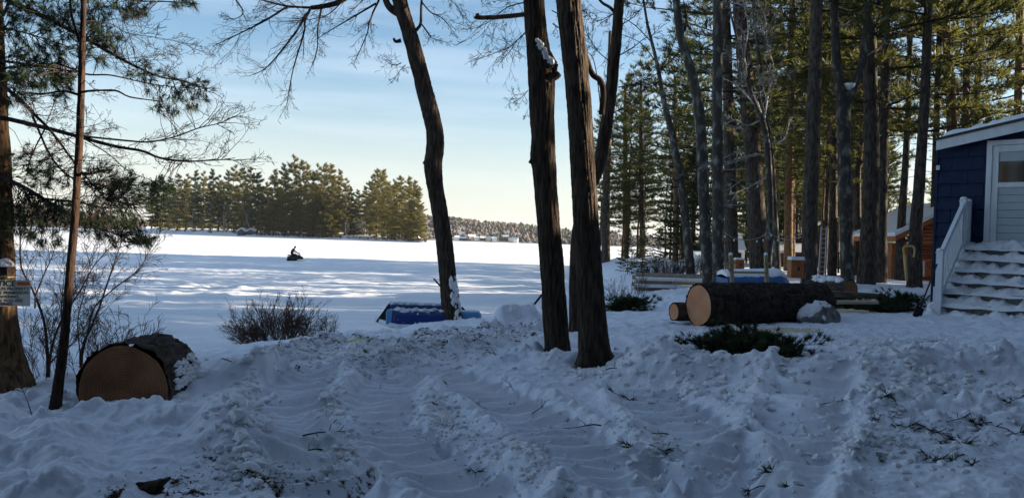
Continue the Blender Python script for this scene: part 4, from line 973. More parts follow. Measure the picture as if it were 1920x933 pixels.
hgt = .09 + .05 * fbm(T * 2.2, SS * 2.2, 3, 201) + .05 * np.abs(perlin(T * 5, SS * 5, 203)); edge = np.minimum(sstep(-.03, .3, T), 1) * sstep(OV, OV - .14, SS); hgt = .052 + np.maximum(hgt * edge - .012, -.01)
v = np.array([list(hp(0, 0, 0))]) + T[..., None] * np.array(list(hd)) + SS[..., None] * np.array(list(hn)); v[..., 2] = EAVE + SLOPE * T + hgt
i, j = np.meshgrid(np.arange(nt - 1), np.arange(ns - 1), indexing='ij'); i, j = i.ravel(), j.ravel()
mb = MB(); mb.add(v, np.stack([i * ns + j, i * ns + j + 1, (i + 1) * ns + j + 1, (i + 1) * ns + j], 1)); part(mb, 'roof_snow', SNOWP, smooth=True)
# door with its casing
mb = MB()
for a, b, c_, d in ((DT0 - .10, DT0, DZ0 - .02, DZ1 + .10), (DT1, DT1 + .10, DZ0 - .02, DZ1 + .10), (DT0, DT1, DZ1, DZ1 + .10)): hbox(mb, a, b, -.03, .05, c_, d)
hbox(mb, DT0 - .02, DT1 + .02, -.03, .10, DZ0 - .05, DZ0); part(mb, 'door_casing', WHITEP)
door = None
mb = MB(); y0, y1 = DZ0 + .01, DZ1 - .01; mid = P(1870, 347, 16.2).z
for a, b, c_, d in ((DT0 + .005, DT0 + .12, y0, y1), (DT1 - .12, DT1 - .005, y0, y1), (DT0 + .12, DT1 - .12, y1 - .13, y1), (DT0 + .12, DT1 - .12, mid - .05, mid + .05), (DT0 + .12, DT1 - .12, y0, y0 + .13)): hbox(mb, a, b, -.02, .028, c_, d)
door = part(mb, 'storm_door', WHITEP)
def sub(mb, name, m, par): return mb.build(name, m, par)
mb = MB(); hbox(mb, DT0 + .12, DT1 - .12, -.012, -.004, mid + .05, y1 - .13); sub(mb, 'pane', GLASS, door)
mb = MB(); hbox(mb, DT0 + .12, DT1 - .12, -.002, .004, y1 - .33, y1 - .13); sub(mb, 'blind', BLIND, door)
for q in range(7):
    zz = y0 + .13 + q * (mid - .05 - y0 - .13) / 7; mb = MB(); hbox(mb, DT0 + .12, DT1 - .12, -.012, .004, zz + .004, zz + (mid - .05 - y0 - .13) / 7 - .004); sub(mb, 'panel', BLIND, door)
for zz in (y0 + .3, y1 - .3): mb = MB(); hbox(mb, DT0 - .005, DT0 + .02, .028, .04, zz, zz + .09); sub(mb, 'hinge', METAL, door)
mb = MB(); hbox(mb, .0, .07, .03, .05, EAVE - .62, EAVE - .52); part(mb, 'flood_light', WHITEP)
# steps
stp = thing('porch_steps', hp(1.3, 1.2, 0) + HZ * H(*hp(1.3, 1.2, 0)[:2]), 'snow covered grey porch steps with a white baluster railing', 'steps'); SO = stp.location
def spart(mb, name, m, par=stp, smooth=False): o = mb.build(name, m, par, smooth); o.matrix_parent_inverse = Matrix.Translation(-SO); return o
ZT = DZ0 - .03; ZB = 1.22; NS = 6; RUN, LAND = .285, .42; RISE = (ZT - ZB) / NS
treads = []
for k in range(NS + 1):                       # 0 = landing
    s0, s1 = (0.01, LAND) if k == 0 else (LAND + (k - 1) * RUN, LAND + k * RUN + .03); z = ZT - k * RISE
    t0, t1 = (.60, 3.2) if k < NS else (.44, 3.0)
    mb = MB(); hbox(mb, t0, t1, s0, s1, z - .04, z); spart(mb, 'tread', DECK); treads.append((t0, t1, s0, s1, z))
    mb = MB(); hbox(mb, t0 + .03, t1 - .03, s1 - .07, s1 - .05, z - RISE + .002, z - .042); spart(mb, 'riser', DECK if k < NS else DARK)
for k, (t0, t1, s0, s1, z) in enumerate(treads):   # trodden snow left on the treads
    nt, ns = 120, 22; T, SS = np.meshgrid(np.linspace(t0 + .02, t1 - .02, nt), np.linspace(s0 + .0, s1 + .06, ns), indexing='ij')
    hh = .055 + .11 * fbm(T * 3.2 + k * 7, SS * 4 + k * 3, 4, 210 + k) + .08 * clods(T + k, SS, .2, .6, 220 + k) * 3; hh += .07 * np.exp(-((SS - s0) / .1) ** 2)
    hh += .06 * np.exp(-((T - t0 - .1) / .15) ** 2); hh = np.maximum(hh, .012 + .05 * perlin(T * 1.7 + k * 3, SS * 2, 240)) * (.35 + .65 * np.clip((s1 - SS) / (s1 - s0), 0, 1) ** .7)
    v = np.array([list(hp(0, 0, 0))]) + T[..., None] * np.array(list(hd)) + SS[..., None] * np.array(list(hn))
    fr = sstep(s1 + .045, s1 + .0, SS); v[..., 2] = z + np.maximum(hh, -.01) * fr - .012 - (.035 + .03 * perlin(T * 2.3 + k * 5, T * 0 + k * 3.7, 230)) * (1 - fr)
    i, j = np.meshgrid(np.arange(nt - 1), np.arange(ns - 1), indexing='ij'); i, j = i.ravel(), j.ravel()
    mb = MB(); mb.add(v, np.stack([i * ns + j, i * ns + j + 1, (i + 1) * ns + j + 1, (i + 1) * ns + j], 1)); spart(mb, 'tread_snow', SNOWP, smooth=True)
RT_ = .66                                     # railing line on the left of the steps
def post(t, s, z0, z1, w=.115):
    mb = MB(); hbox(mb, t - w / 2, t + w / 2, s - w / 2, s + w / 2, z0, z1 - .05); hbox(mb, t - w / 2 - .012, t + w / 2 + .012, s - w / 2 - .012, s + w / 2 + .012, z1 - .10, z1 - .075)
    c = hp(t, s, z1); mb.tube([c + HZ * -.052, c + HZ * -.02, c + HZ * .0], [w * .62, w * .6, w * .3], 12); return spart(mb, 'post', WHITE)
sF = LAND + 5 * RUN + .1; zF = ZT - 5 * RISE
post(RT_, sF, ZB - .1, zF + 1.08); post(RT_, LAND + .02, ZT - .1, ZT + 1.06); post(RT_, .07, ZT - .02, ZT + 1.04)
rail = MB(); rail.beam(hp(RT_, LAND, ZT + .93), hp(RT_, sF, zF + .93), .07, .10); spart(rail, 'top_rail', WHITE)
rail = MB(); rail.beam(hp(RT_, .10, ZT + .93), hp(RT_, LAND, ZT + .93), .07, .13); spart(rail, 'top_rail', WHITE)
rail = MB(); rail.beam(hp(RT_, LAND, ZT + .12), hp(RT_, sF, zF + .12), .06, .09); spart(rail, 'bottom_rail', WHITE)
rail = MB(); rail.beam(hp(RT_, .10, ZT + .10), hp(RT_, LAND, ZT + .10), .06, .08); spart(rail, 'bottom_rail', WHITE)
for k in range(13):
    s = LAND + .10 + (sF - LAND - .2) * k / 12; z = ZT + (zF - ZT) * (s - LAND) / (sF - LAND); mb = MB(); hbox(mb, RT_ - .018, RT_ + .018, s - .018, s + .018, z + .13, z + .92); spart(mb, 'baluster', WHITE)
for k in range(3): s = .16 + .075 * k; mb = MB(); hbox(mb, RT_ - .018, RT_ + .018, s - .018, s + .018, ZT + .12, ZT + .88); spart(mb, 'baluster', WHITE)
mb = MB(); hbox(mb, RT_ - .09, RT_ - .065, sF - .35, sF + .05, ZB - .1, ZB + .55); spart(mb, 'stringer', WHITE)
# shovel leaning on the railing
a, b = P(1722, 585, 14.6), P(1757, 495, 15.0); sh = thing('snow_shovel', (a.x, a.y, H(a.x, a.y)), 'dark long handled tool leaning against the front railing post', 'tool')
mb = MB(); mb.tube([a - sh.location, b - sh.location], .016, 8); mb.build('handle', BLACKM, sh, True)
mb = MB(); d = (b - a).normalized(); mb.beam(a - sh.location - d * .12, a - sh.location + d * .12, .16, .012, (0, -1, .2)); mb.build('blade', BLACKM, sh)

# ------------------------------------------------------------------ yard things
def frame(px0, py0, px1, py1): return G(px0, py0), G(px1, py1)
# white benches / dock sections
a = ground(1192, 553); b = P(1335, 549, a.y + .2); L = (b - a); L.z = 0; bx = L.normalized(); by = Vector((-bx.y, bx.x, 0)); Lw = L.length
bz0 = a.z; ppm = a.y / F_PX
for q, (dy, lab, n) in enumerate(((0, 'nearer of two stacked white slatted dock sections behind the small cut log', 3), (.55, 'farther of two white slatted dock sections standing behind the other', 2))):
    t = thing('dock_section', a + by * dy + Vector((0, 0, 0)), lab, 'dock section')
    for k in range(n):
        z = .06 + .235 * k + (.12 if q else 0)
        for e in (-1, 1):
            mb = MB(); mb.box(bx * Lw / 2 + by * (.09 * e) + HZ * (z + .035 + .05), (Lw, .12, .028), (bx, by, HZ)); mb.build('slat', WHITEP, t)
        mb = MB(); mb.box(bx * Lw / 2 + by * (-.17) + HZ * (z + .05), (Lw, .03, .105), (bx, by, HZ)); mb.build('edge_board', WHITEP, t)
        mb = MB(); mb.box(bx * Lw * .5 + by * .17 + HZ * (z + .16), (Lw * .98, .02, .17), (bx, by, HZ)); mb.build('back_board', DECK, t)
    for u in (.01, .5, .99):
        mb = MB(); mb.box(bx * Lw * u + by * -.195 + HZ * .27, (.025, .02, .60), (bx, by, HZ)); mb.build('post', METAL, t)
        mb = MB(); mb.box(bx * Lw * u + by * .16 + HZ * .27, (.025, .02, .60), (bx, by, HZ)); mb.build('post', METAL, t)
# lumber frame
Yf = 17.5; c = P(1373, 524, Yf); c.z = H(c.x, c.y); lf = thing('lumber_frame', c, 'frame of treated lumber with two cross armed posts and one rail behind the long log', 'frame')
def lb(mb, a, b, w, Y=Yf): mb.beam(P(*a, Y) - lf.location, P(*b, Y) - lf.location, w, w, (0, -1, .05))
for nm, a, b, w in (('post', (1373, 530), (1370, 478), .075), ('post', (1438, 530), (1436, 478), .075), ('cross_arm', (1357, 494), (1379, 492), .06), ('cross_arm', (1432, 494.5), (1444, 494), .06), ('brace', (1362, 498), (1369, 508), .045)):
    mb = MB(); lb(mb, a, b, w, Yf - (.07 if nm != 'post' else 0)); mb.build(nm, LUMBER, lf)
mb = MB(); lb(mb, (1368, 510), (1440, 511), .055, Yf - .08); mb.build('rail', LUMBER, lf)
for x in (1370, 1436): mb = MB(); q = P(x, 477, Yf) - lf.location; mb.tube([q + HZ * -.02, q + HZ * .03, q + HZ * .05], [.05, .04, .01], 8); mb.build('snow_cap', SNOWP, lf, True)
# covered boat
Yb = 20.5; c = P(1418, 520, Yb); c.z = H(c.x, c.y) ; cb = thing('covered_boat', c, 'long low boat under a blue tarp and snow behind the lumber frame', 'boat')
x0, x1 = (P(1353, 515, Yb) - c).x, (P(1482, 515, Yb) - c).x; zt = P(1415, 503, Yb).z - c.z
def loft(secs, mb, m=0):
    n = len(secs[0]); v = [p for s in secs for p in s]; f = [[i * n + j, i * n + (j + 1) % n, (i + 1) * n + (j + 1) % n, (i + 1) * n + j] for i in range(len(secs) - 1) for j in range(n)]
    mb.add(v, f, m); mb.add(secs[0], [list(range(n))[::-1]], m); mb.add(secs[-1], [list(range(n))], m)
secs, caps = [], []
for k in range(15):
    f = k / 14; x = x0 + (x1 - x0) * f; w = .62 * (1 - max(0, (f - .72) / .28) ** 2 * .9); h = zt * (1 - .12 * (1 - f) - .55 * max(0, (f - .8) / .2) ** 2); sag = .02 * math.sin(k * 1.9)
    secs.append([(x, -w, -.1), (x, -w * 1.03, h * .55), (x, -w * .85, h * .80 + sag), (x, 0, h * .88), (x, w * .85, h * .8), (x, w, -.1)])
    caps.append([(x, -w * .88, h * .74 + sag * 1.5), (x, -w * .78, h * .93 + sag), (x, 0, h * 1.06), (x, w * .7, h * .95), (x, w * .8, h * .76)])
mb = MB(); loft(secs, mb); mb.build('tarp', TARP, cb, True); mb = MB(); loft(caps, mb); mb.build('snow_cap', SNOWP, cb, True)
# orange storage boxes
for (px0, px1, py0, py1, Y, lab) in ((1479, 1504, 486, 520, 23, 'orange wooden box with a snowy lid between the slender pine and the tall straight pine'), (1377, 1394, 486, 505, 30, 'small orange box half hidden behind the lumber frame')):
    a, b = P(px0, py1, Y), P(px1, py0, Y); w, h = b.x - a.x, b.z - a.z; t = thing('storage_box', ((a.x + b.x) / 2, Y, a.z), lab, 'box')
    for k in range(5): mb = MB(); mb.box((0 - w / 2 + w * (k + .5) / 5, 0, h * .45), (w / 5 - .006, w * .9, h * .9)); mb.build('board', CEDAR, t)
    mb = MB(); mb.box((0, -.01, h * .93), (w * 1.06, w, h * .06)); mb.build('lid', CEDAR, t)
    mb = MB(); mb.box((0, -.01, h * 1.05), (w * 1.05, w, h * .18), taper=.92); mb.build('snow_cap', SNOWP, t)
    mb = MB(); mb.box((w * .08, -w * .46, h * .5), (.05, .02, .12)); mb.build('latch', BLACKM, t)
# string lights
slt = thing('string_lights', P(1350, 440, 22.6), 'string of small bulbs sagging between trunks above the covered boat', 'string lights'); O = slt.location
pts = [P(x, y, 22.6) - O for x, y in ((1356, 434), (1366, 441), (1378, 447), (1392, 449), (1404, 449.5), (1418, 447), (1432, 441), (1440, 436), (1460, 446), (1480, 449), (1500, 444))]
mb = MB(); mb.tube(smooth_path(pts, 4), .010, 5); mb.build('cord', PALETWIG, slt)
for x, y in ((1359, 443), (1376, 450), (1395, 454), (1419, 452), (1431, 450), (1446, 441), (1458, 450), (1486, 452)):
    c = P(x, y, 22.6) - O; mb = MB(); mb.tube([c + HZ * .03, c + HZ * .01, c + HZ * -.02, c + HZ * -.035], [.008, .02, .018, .004], 8); mb.build('bulb', BULB, slt, True)
# ladder
lad = thing('ladder', P(1540, 520, 34), 'metal ladder leaning beside the thin right leaning pine', 'ladder'); O = lad.location
for x in (0, 12): mb = MB(); mb.beam(P(1535 + x, 522, 34) - O, P(1541 + x * .8, 425, 34) - O, .07, .04, (0, -1, 0)); mb.build('rail', METAL, lad)
for k in range(11): f = (k + .5) / 11; mb = MB(); mb.tube([P(1535 + 6 * f, 522 - 97 * f, 34) - O, P(1547 + 3 * f, 522 - 97 * f, 34) - O], .022, 6); mb.build('rung', METAL, lad)
# pipe arch
pa = thing('pipe_arch', P(1708, 525, 24), 'golden pipe frame shaped like an arch in front of the orange cabin', 'frame'); O = pa.location
q = smooth_path([P(x, y, 24) - O for x, y in ((1700, 526), (1698, 500), (1695, 475), (1694, 465), (1698, 462), (1707, 461), (1713, 463), (1715, 470), (1713, 482))], 5)
mb = MB(); mb.tube(q, .032, 8); mb.build('pipe', BRASS, pa, True); mb = MB(); mb.tube([P(1696, 478, 24) - O, P(1700, 524, 24) - O], .05, 8); mb.build('sleeve', BRASS, pa, True)
mb = MB(); c = P(1702, 456, 24) - O; mb.tube([c + HZ * -.06, c, c + HZ * .06], [.03, .035, .01], 8); mb.build('finial', METAL, pa, True)
# boulder
c = P(1540, 590, 14.2); c.z = H(c.x, c.y); rk = thing('boulder', c, 'rounded granite boulder draped in snow in front of the long log', 'rock')
mb = MB(); blob(mb, .33, .30, .33, 3, .28, 48); mb.build('stone', ROCK, rk, True); mb = MB(); blob(mb, .31, .28, .30, 3, .28, 48, (-.05, .02, .065), -.1); mb.build('snow_cap', SNOWP, rk, True)
# planks by the log
for nm, a, b, Y, w, th, m, lab in (('plank', (1540, 549), (1655, 556), 16.5, .25, .12, PLANK, 'dark squared timber lying right of the long log'), ('plank', (1560, 566), (1642, 566), 15.6, .22, .06, PLANKL, 'pale fresh board lying in front of the dark timber'), ('plank', (330, 723), (432, 721), 8.35, .12, .04, PLANKL, 'sunlit board on the snow right of the half buried log')):
    pa_, pb_2 = P(*a, Y), P(*b, Y + .1); mb = MB(); c = (pa_ + pb_2) / 2; mb.beam(pa_ - c, pb_2 - c, w, th); tag(mb.build(nm, m, loc=c), lab, 'plank')
# sawdust
for (px, py), (rx, ry), sd in (((1440, 622), (1.0, .30), 1), ((1600, 585), (.7, .35), 2)):
    g = G(px, py); n, m2 = 48, 12; th, rr = np.meshgrid(np.linspace(0, 2 * np.pi, n, endpoint=False), np.linspace(.02, 1, m2), indexing='ij'); k = 1 + .35 * perlin(np.cos(th) * 2 + sd, np.sin(th) * 2, 300 + sd)
    X, Y = g.x + np.cos(th) * rr * rx * k, g.y + np.sin(th) * rr * ry * k; Z = h_full(X, Y) + .03 * (1 - rr) ** .7 - .006
    i, j = np.meshgrid(np.arange(n), np.arange(m2 - 1), indexing='ij'); i, j = i.ravel(), j.ravel(); kk = (i + 1) % n
    mb = MB(); mb.add(np.stack([X, Y, Z], -1), np.stack([i * m2 + j, i * m2 + j + 1, kk * m2 + j + 1, kk * m2 + j], 1)); o = mb.build('sawdust', SAW, smooth=True); tag(o, ('tan sawdust spread on the snow before the long log', 'tan sawdust and chips around the pale board')[sd - 1], 'sawdust', kind='stuff')
# ------------------------------------------------------------------ brush piles, sprigs, twigs
def bough_mesh(seed, L=.8, tl=.10, n=26, tw=.006):
    random.seed(seed); sg = []; tp, td = [], []; p = Vector((-L / 2, 0, .03)); d = Vector((1, 0, .25))
    for i in range(6):
        d = vjit(d, .15); d.z -= .1; q = p + d.normalized() * L / 6; sg.append((p, q, .009 - .001 * i, .008 - .001 * i))
        for k in range(4):
            s = p.lerp(q, random.random()); e = s + Vector((random.uniform(.03, .16), random.uniform(-.18, .18), random.uniform(-.02, .13))) * (L / .8); sg.append((s, e, .004, .003)); tp.append(e); td.append((e - s).normalized())
        p = q
    tp.append(p); td.append(d)
    mb = MB(); mb.tufts([list(v) for v in tp], [list(v) for v in td], n, tl, tw, .45, 0); mb.segs(sg, 4, 1); return mb.mesh('bough', [NEEDLED, TWIG])
BOUGHS = [bough_mesh(500 + k, tl=.11, tw=.010) for k in range(3)]
def pile(px, py, w, d, h, n, label, seed, Y=None):
    random.seed(seed); c = G(px, py) if Y is None else P(px, py, Y); c.z = H(c.x, c.y); t = thing('brush_pile', c, label, 'brush pile')
    for k in range(n):
        u, v = random.gauss(0, .40), random.gauss(0, .42); hh = h * max(0, 1 - u * u * 1.1 - v * v * .8) * random.uniform(.15, .9)
        o = add_obj('bough', BOUGHS[k % 3], t, (u * w, v * d, H(c.x + u * w, c.y + v * d) - c.z + hh + .02), random.uniform(-.7, .7) + random.choice((0, 3.14)), random.uniform(.7, 1.15)); o.rotation_euler[1] = random.uniform(-.35, .45)
    return t
pile(1398, 668, .72, .22, .16, 44, 'large pile of cut dark green pine boughs in front of the long log', 1)
pile(1178, 583, .36, .3, .22, 20, 'small round pile of pine boughs right of the two middle oaks', 2)
pile(1680, 583, .42, .3, .22, 22, 'flat pile of boughs between the boulder and the porch steps', 3)
pile(1592, 580, .5, .2, .08, 10, 'thin scatter of boughs beneath the pale board', 4)
SPRIG = []
for k in range(5):
    random.seed(600 + k); mb = MB(); sg = []; tp, td = [], []; p = Vector((-.07, 0, .01)); d = Vector((1, 0, .1))
    for i in range(3):
        d = vjit(d, .25); q = p + d * .055; sg.append((p, q, .0045, .004)); p = q
        if i: e = p + Vector((random.uniform(.0, .05), random.uniform(-.06, .06), .02)); sg.append((p, e, .003, .002)); tp.append(e); td.append((e - p).normalized())
    tp.append(p); td.append(d); mb.tufts([list(v) for v in tp], [list(v) for v in td], 20, .10, .0055, .4, 0); mb.segs(sg, 3, 1); SPRIG.append(mb.mesh('pine_sprig', [NEEDLED, TWIG]))
TW = []
for k in range(5):
    random.seed(650 + k); sg = []; grow(sg, (-.14, 0, .012), (1, .1, .05), .30, .006, 1, .22, .1, 1, .6, .4, .0025, 5); mb = MB(); mb.segs(sg, 4); TW.append(mb.mesh('twig', [TWIG]))
spr = [(845, 712), (1150, 655), (1155, 720), (1185, 760), (1300, 802), (1205, 835), (1230, 850), (1365, 750), (1700, 675), (1755, 695), (1820, 708), (1905, 700), (1905, 725), (1655, 760), (1675, 757), (1585, 765), (1685, 800), (1850, 785), (1865, 790), (1890, 812), (1915, 815), (1918, 800), (1770, 815), (1795, 818), (1755, 825), (1760, 855), (1790, 860), (1830, 870), (1735, 858), (1460, 890), (1535, 880), (1415, 915), (1790, 742), (1795, 737), (650, 652), (730, 720), (1120, 740), (955, 770), (1000, 765), (1490, 905), (745, 812), (860, 775), (1065, 805), (880, 878), (1825, 745), (1100, 930), (1640, 850), (1900, 760)]
bigspr = {(1205, 835), (1300, 802), (1655, 760), (1850, 785), (1890, 812), (1915, 815), (1790, 860), (1795, 818), (1685, 800)}
random.seed(70)
for k, (px, py) in enumerate(spr):
    g = GF(px, py); o = bpy.data.objects.new('pine_sprig', SPRIG[k % 5]); COL.objects.link(o); o.location = (g.x, g.y, H(g.x, g.y) + .002); o.rotation_euler = (random.gauss(0, .2), random.gauss(0, .25), random.uniform(0, 6.28)); sc = random.uniform(1.0, 1.35) if (px, py) in bigspr else random.uniform(.65, 1.05); o.scale = (sc,) * 3
    tag(o, 'larger tufted pine sprig fallen on the trampled snow at the right' if (px, py) in bigspr else 'small broken pine sprig lying on the trampled snow', 'pine sprig', 'larger pine sprigs on the snow' if (px, py) in bigspr else 'small pine sprigs on the snow')
twg = [(565, 835), (605, 843), (608, 800), (690, 818), (1155, 880), (1100, 800), (1045, 832), (1560, 745), (1545, 750), (1650, 780), (1655, 790), (1555, 780), (1700, 785), (1750, 800), (1880, 750), (720, 735), (625, 760), (770, 742), (960, 735), (1410, 905), (1310, 780), (1405, 785), (1320, 860), (1010, 770), (440, 690), (1740, 735), (900, 690), (985, 705), (1230, 715), (1205, 690), (1640, 735), (1800, 780), (1885, 835), (1250, 905), (830, 760), (1160, 690)]
for k, (px, py) in enumerate(twg):
    g = GF(px, py); o = bpy.data.objects.new('twig', TW[k % 5]); COL.objects.link(o); o.location = (g.x, g.y, H(g.x, g.y) + .008); o.rotation_euler = (0, random.gauss(0, .15), random.choice((0, 3.14)) + random.gauss(.3, .6)); sc = random.uniform(.6, 1.2); o.scale = (sc,) * 3
    tag(o, 'thin bare twig lying on the trampled snow', 'twig', 'bare twigs on the snow')
# litter of bark, leaves and needles
def litter(areas, name, label, m, sz, seed, els=.35):
    random.seed(seed); pts = []
    for (px, py), (rx, ry), n in areas:
        for _ in range(n):
            a, r = random.uniform(0, 6.283), random.gauss(0, .55); pts.append((px + rx * r * math.cos(a), py + ry * r * math.sin(a)))
    pts = np.array(pts); ppx = pts; lift = 0.0
    for _ in range(3):
        gx_, gy_ = Gv(ppx[:, 0], ppx[:, 1], lift); lift = h_full(gx_, gy_) - h_base(gx_, gy_)
    pts = np.column_stack([gx_, gy_]); z = h_full(pts[:, 0], pts[:, 1]); N = len(pts); c = np.column_stack([pts, z + .006])
    d = RNG.normal(0, 1, (N, 3)); d[:, 2] *= .25; d /= np.linalg.norm(d, axis=1, keepdims=True); u = np.cross(d, RNG.normal(0, .4, (N, 3)) + np.array([0, 0, 1.])); u /= np.linalg.norm(u, axis=1, keepdims=True)
    L = RNG.uniform(.4, 1.2, (N, 1)) * sz; w = L * els * RNG.uniform(.3, 1, (N, 1)); nrm = np.cross(d, u)
    v = np.stack([c - d * L, c - u * w + nrm * .004, c + d * L, c + u * w + nrm * .006, c + nrm * w * .8], 1).reshape(-1, 3); b = np.arange(N)[:, None] * 5
    mb = MB(); mb.add(v, np.concatenate([b + [0, 1, 4], b + [1, 2, 4], b + [2, 3, 4], b + [3, 0, 4]])); tag(mb.build(name, m), label, 'debris', kind='stuff')
litter([((470, 900), (60, 12), 420), ((520, 905), (50, 14), 320), ((330, 905), (60, 10), 90), ((360, 925), (40, 6), 120), ((215, 925), (22, 8), 130), ((295, 928), (40, 8), 90), ((400, 880), (40, 10), 60)], 'leaf_litter', 'dark leaves and bark bits where the plough scraped the ground at the lower left', LEAF, .020, 1)
litter([((660, 635), (40, 5), 420), ((690, 640), (12, 4), 80), ((600, 665), (50, 8), 160), ((720, 670), (60, 12), 170), ((690, 680), (50, 5), 420), ((900, 640), (70, 12), 520), ((960, 625), (60, 10), 300), ((830, 665), (120, 14), 400), ((800, 640), (50, 10), 160), ((630, 655), (25, 8), 140), ((560, 690), (60, 5), 120)], 'bark_litter', 'dark bark scraps strewn along the snow ridge by the boat', LEAF, .030, 2)
litter([((1500, 640), (330, 22), 1500), ((1330, 610), (120, 18), 600), ((1750, 640), (160, 22), 800), ((1180, 610), (60, 12), 150), ((1650, 760), (260, 90), 420), ((1200, 780), (220, 90), 300), ((850, 800), (260, 80), 260), ((1840, 800), (80, 70), 200), ((1080, 690), (80, 30), 120)], 'needle_litter', 'needles and bark crumbs sprinkled over the trampled snow', LEAF, .014, 3, .3)
# wedge of dark bark in the foreground
g = ground(278, 908); mb = MB(); blob(mb, .085, .035, .035, 9, .3, 24); mb.tube([(.02, 0, .01), (.07, 0, .03), (.13, 0, .062)], [.034, .026, .004], 8); o = mb.build('bark_chunk', BARK, None, True, loc=g + HZ * .02); tag(o, 'dark pointed chunk of bark in the lower left foreground', 'bark')
sg = []; random.seed(4); grow(sg, (0, 0, -.02), (-.5, 0, .9), .5, .006, 1, .15, 0, 2, .6, .5, .003); grow(sg, (0, 0, -.02), (.6, .1, .5), .25, .005, 1, .15, 0, 1, .6, .5, .003)
mb = MB(); mb.segs(sg, 4); c = P(70, 738, 6.6); c.z = H(c.x, c.y); tag(mb.build('twig', TWIG, loc=c), 'forked dead twig sticking up from the snow bank left of the thin tree', 'twig')
def chunks(areas, name, label, seed):
    random.seed(seed); px, sz = [], []
    for (x, y), (rx, ry), n, lo, hi in areas:
        for _ in range(n):
            a, r = random.uniform(0, 6.283), random.gauss(0, .6); px.append((x + rx * r * math.cos(a), min(y + ry * r * math.sin(a), 960))); sz.append(lo + (hi - lo) * random.random() ** 2.2)
    pp = np.array(px); lift = 0.0
    for _ in range(3): gx, gy = Gv(pp[:, 0], pp[:, 1], lift); lift = h_full(gx, gy) - h_base(gx, gy)
    z = h_full(gx, gy); N = len(pp); sz = np.array(sz)[:, None, None]
    t = (1 + 5 ** .5) / 2; ico = np.array([(-1, t, 0), (1, t, 0), (-1, -t, 0), (1, -t, 0), (0, -1, t), (0, 1, t), (0, -1, -t), (0, 1, -t), (t, 0, -1), (t, 0, 1), (-t, 0, -1), (-t, 0, 1)]) / 1.9
    fc = np.array([(0, 11, 5), (0, 5, 1), (0, 1, 7), (0, 7, 10), (0, 10, 11), (1, 5, 9), (5, 11, 4), (11, 10, 2), (10, 7, 6), (7, 1, 8), (3, 9, 4), (3, 4, 2), (3, 2, 6), (3, 6, 8), (3, 8, 9), (4, 9, 5), (2, 4, 11), (6, 2, 10), (8, 6, 7), (9, 8, 1)])
    an = RNG.uniform(0, 6.28, N); v = ico[None] * RNG.uniform(.55, 1.25, (N, 12, 1)) * RNG.uniform(.6, 1.3, (N, 1, 3)); c, s_ = np.cos(an)[:, None], np.sin(an)[:, None]
    v = np.stack([v[..., 0] * c - v[..., 1] * s_, v[..., 0] * s_ + v[..., 1] * c, v[..., 2] * .75], -1) * sz + np.stack([gx, gy, z], 1)[:, None] + np.array([0, 0, .15]) * sz
    mb = MB(); mb.add(v.reshape(-1, 3), (np.arange(N)[:, None, None] * 12 + fc[None]).reshape(-1, 3)); tag(mb.build(name, SNOWP), label, 'snow', kind='stuff')
chunks([((220, 760), (330, 50), 420, .008, .06), ((470, 790), (70, 60), 420, .01, .07), ((450, 880), (80, 60), 260, .006, .04), ((1500, 690), (420, 34), 900, .01, .07), ((1280, 690), (150, 40), 420, .01, .06), ((1700, 700), (220, 40), 500, .01, .07), ((960, 600), (46, 16), 260, .01, .09), ((850, 612), (28, 14), 110, .01, .09), ((700, 660), (220, 30), 900, .01, .07), ((480, 705), (40, 14), 240, .01, .08), ((620, 760), (40, 70), 420, .008, .045),
        ((640, 850), (50, 80), 420, .006, .04), ((830, 780), (70, 80), 600, .006, .04), ((1000, 850), (150, 70), 700, .006, .035), ((1250, 850), (220, 70), 700, .005, .035), ((1600, 830), (300, 80), 1000, .005, .04), ((1110, 700), (60, 20), 240, .01, .05), ((1640, 650), (40, 20), 160, .02, .08), ((560, 665), (60, 10), 160, .01, .08)], 'snow_chunks', 'broken crumbs and chunks of ploughed snow along the ruts and banks', 12)
# ------------------------------------------------------------------ pedal boat and oars by the shore
c = P(800, 612, 17.9); c.z = P(800, 611, 17.9).z; bt = thing('pedal_boat', c, 'blue plastic pedal boat lying upside down on the shore behind the crooked oak', 'boat', rz=.05)
sx = 18.4 / F_PX
def hull(x0, x1, y, z0, z1, w, m, name, par=bt, bev=.10):
    secs = []
    for k in range(13):
        f = k / 12; x = x0 + (x1 - x0) * f; e = min(1, min(f, 1 - f) / .10); h = z0 + (z1 - z0) * (1 - (1 - e) ** 2 * .25) ; ww = w * (1 - (1 - e) * .25); xo = x + (.10 * (1 - e) if f < .5 else -.03 * (1 - e)) * 0
        secs.append([(x, y - ww, z0), (x, y - ww * .86, h - .05), (x, y - ww * .72, h), (x, y + ww * .72, h), (x, y + ww * .86, h - .05), (x, y + ww, z0)])
    mb = MB(); loft(secs, mb); return mb.build(name, m, par, False)
hull(-62 * sx, 46 * sx, -.36, .09, .36, .27, BOATB, 'pontoon'); hull(-78 * sx, 60 * sx, .36, .09, .46, .25, BOATB, 'pontoon')
hull(-70 * sx, -58 * sx, -.36, .09, .40, .25, BOATL, 'bow_end'); hull(40 * sx, 99 * sx, -.22, .10, .40, .30, BOATL, 'stern_block')
secs = []
for k in range(11): f = k / 10; x = (-92 + 150 * f) * sx; w = .70 * min(1, .25 + f * 3.2); z = .06 + .16 * max(0, .28 - f) * 2; secs.append([(x, -w, z - .07), (x, -w - .03, z - .02), (x, -w, z + .04), (x, w, z + .04), (x, w, z - .07)])
mb = MB(); loft(secs, mb); mb.build('deck_rim', WHITE, bt)
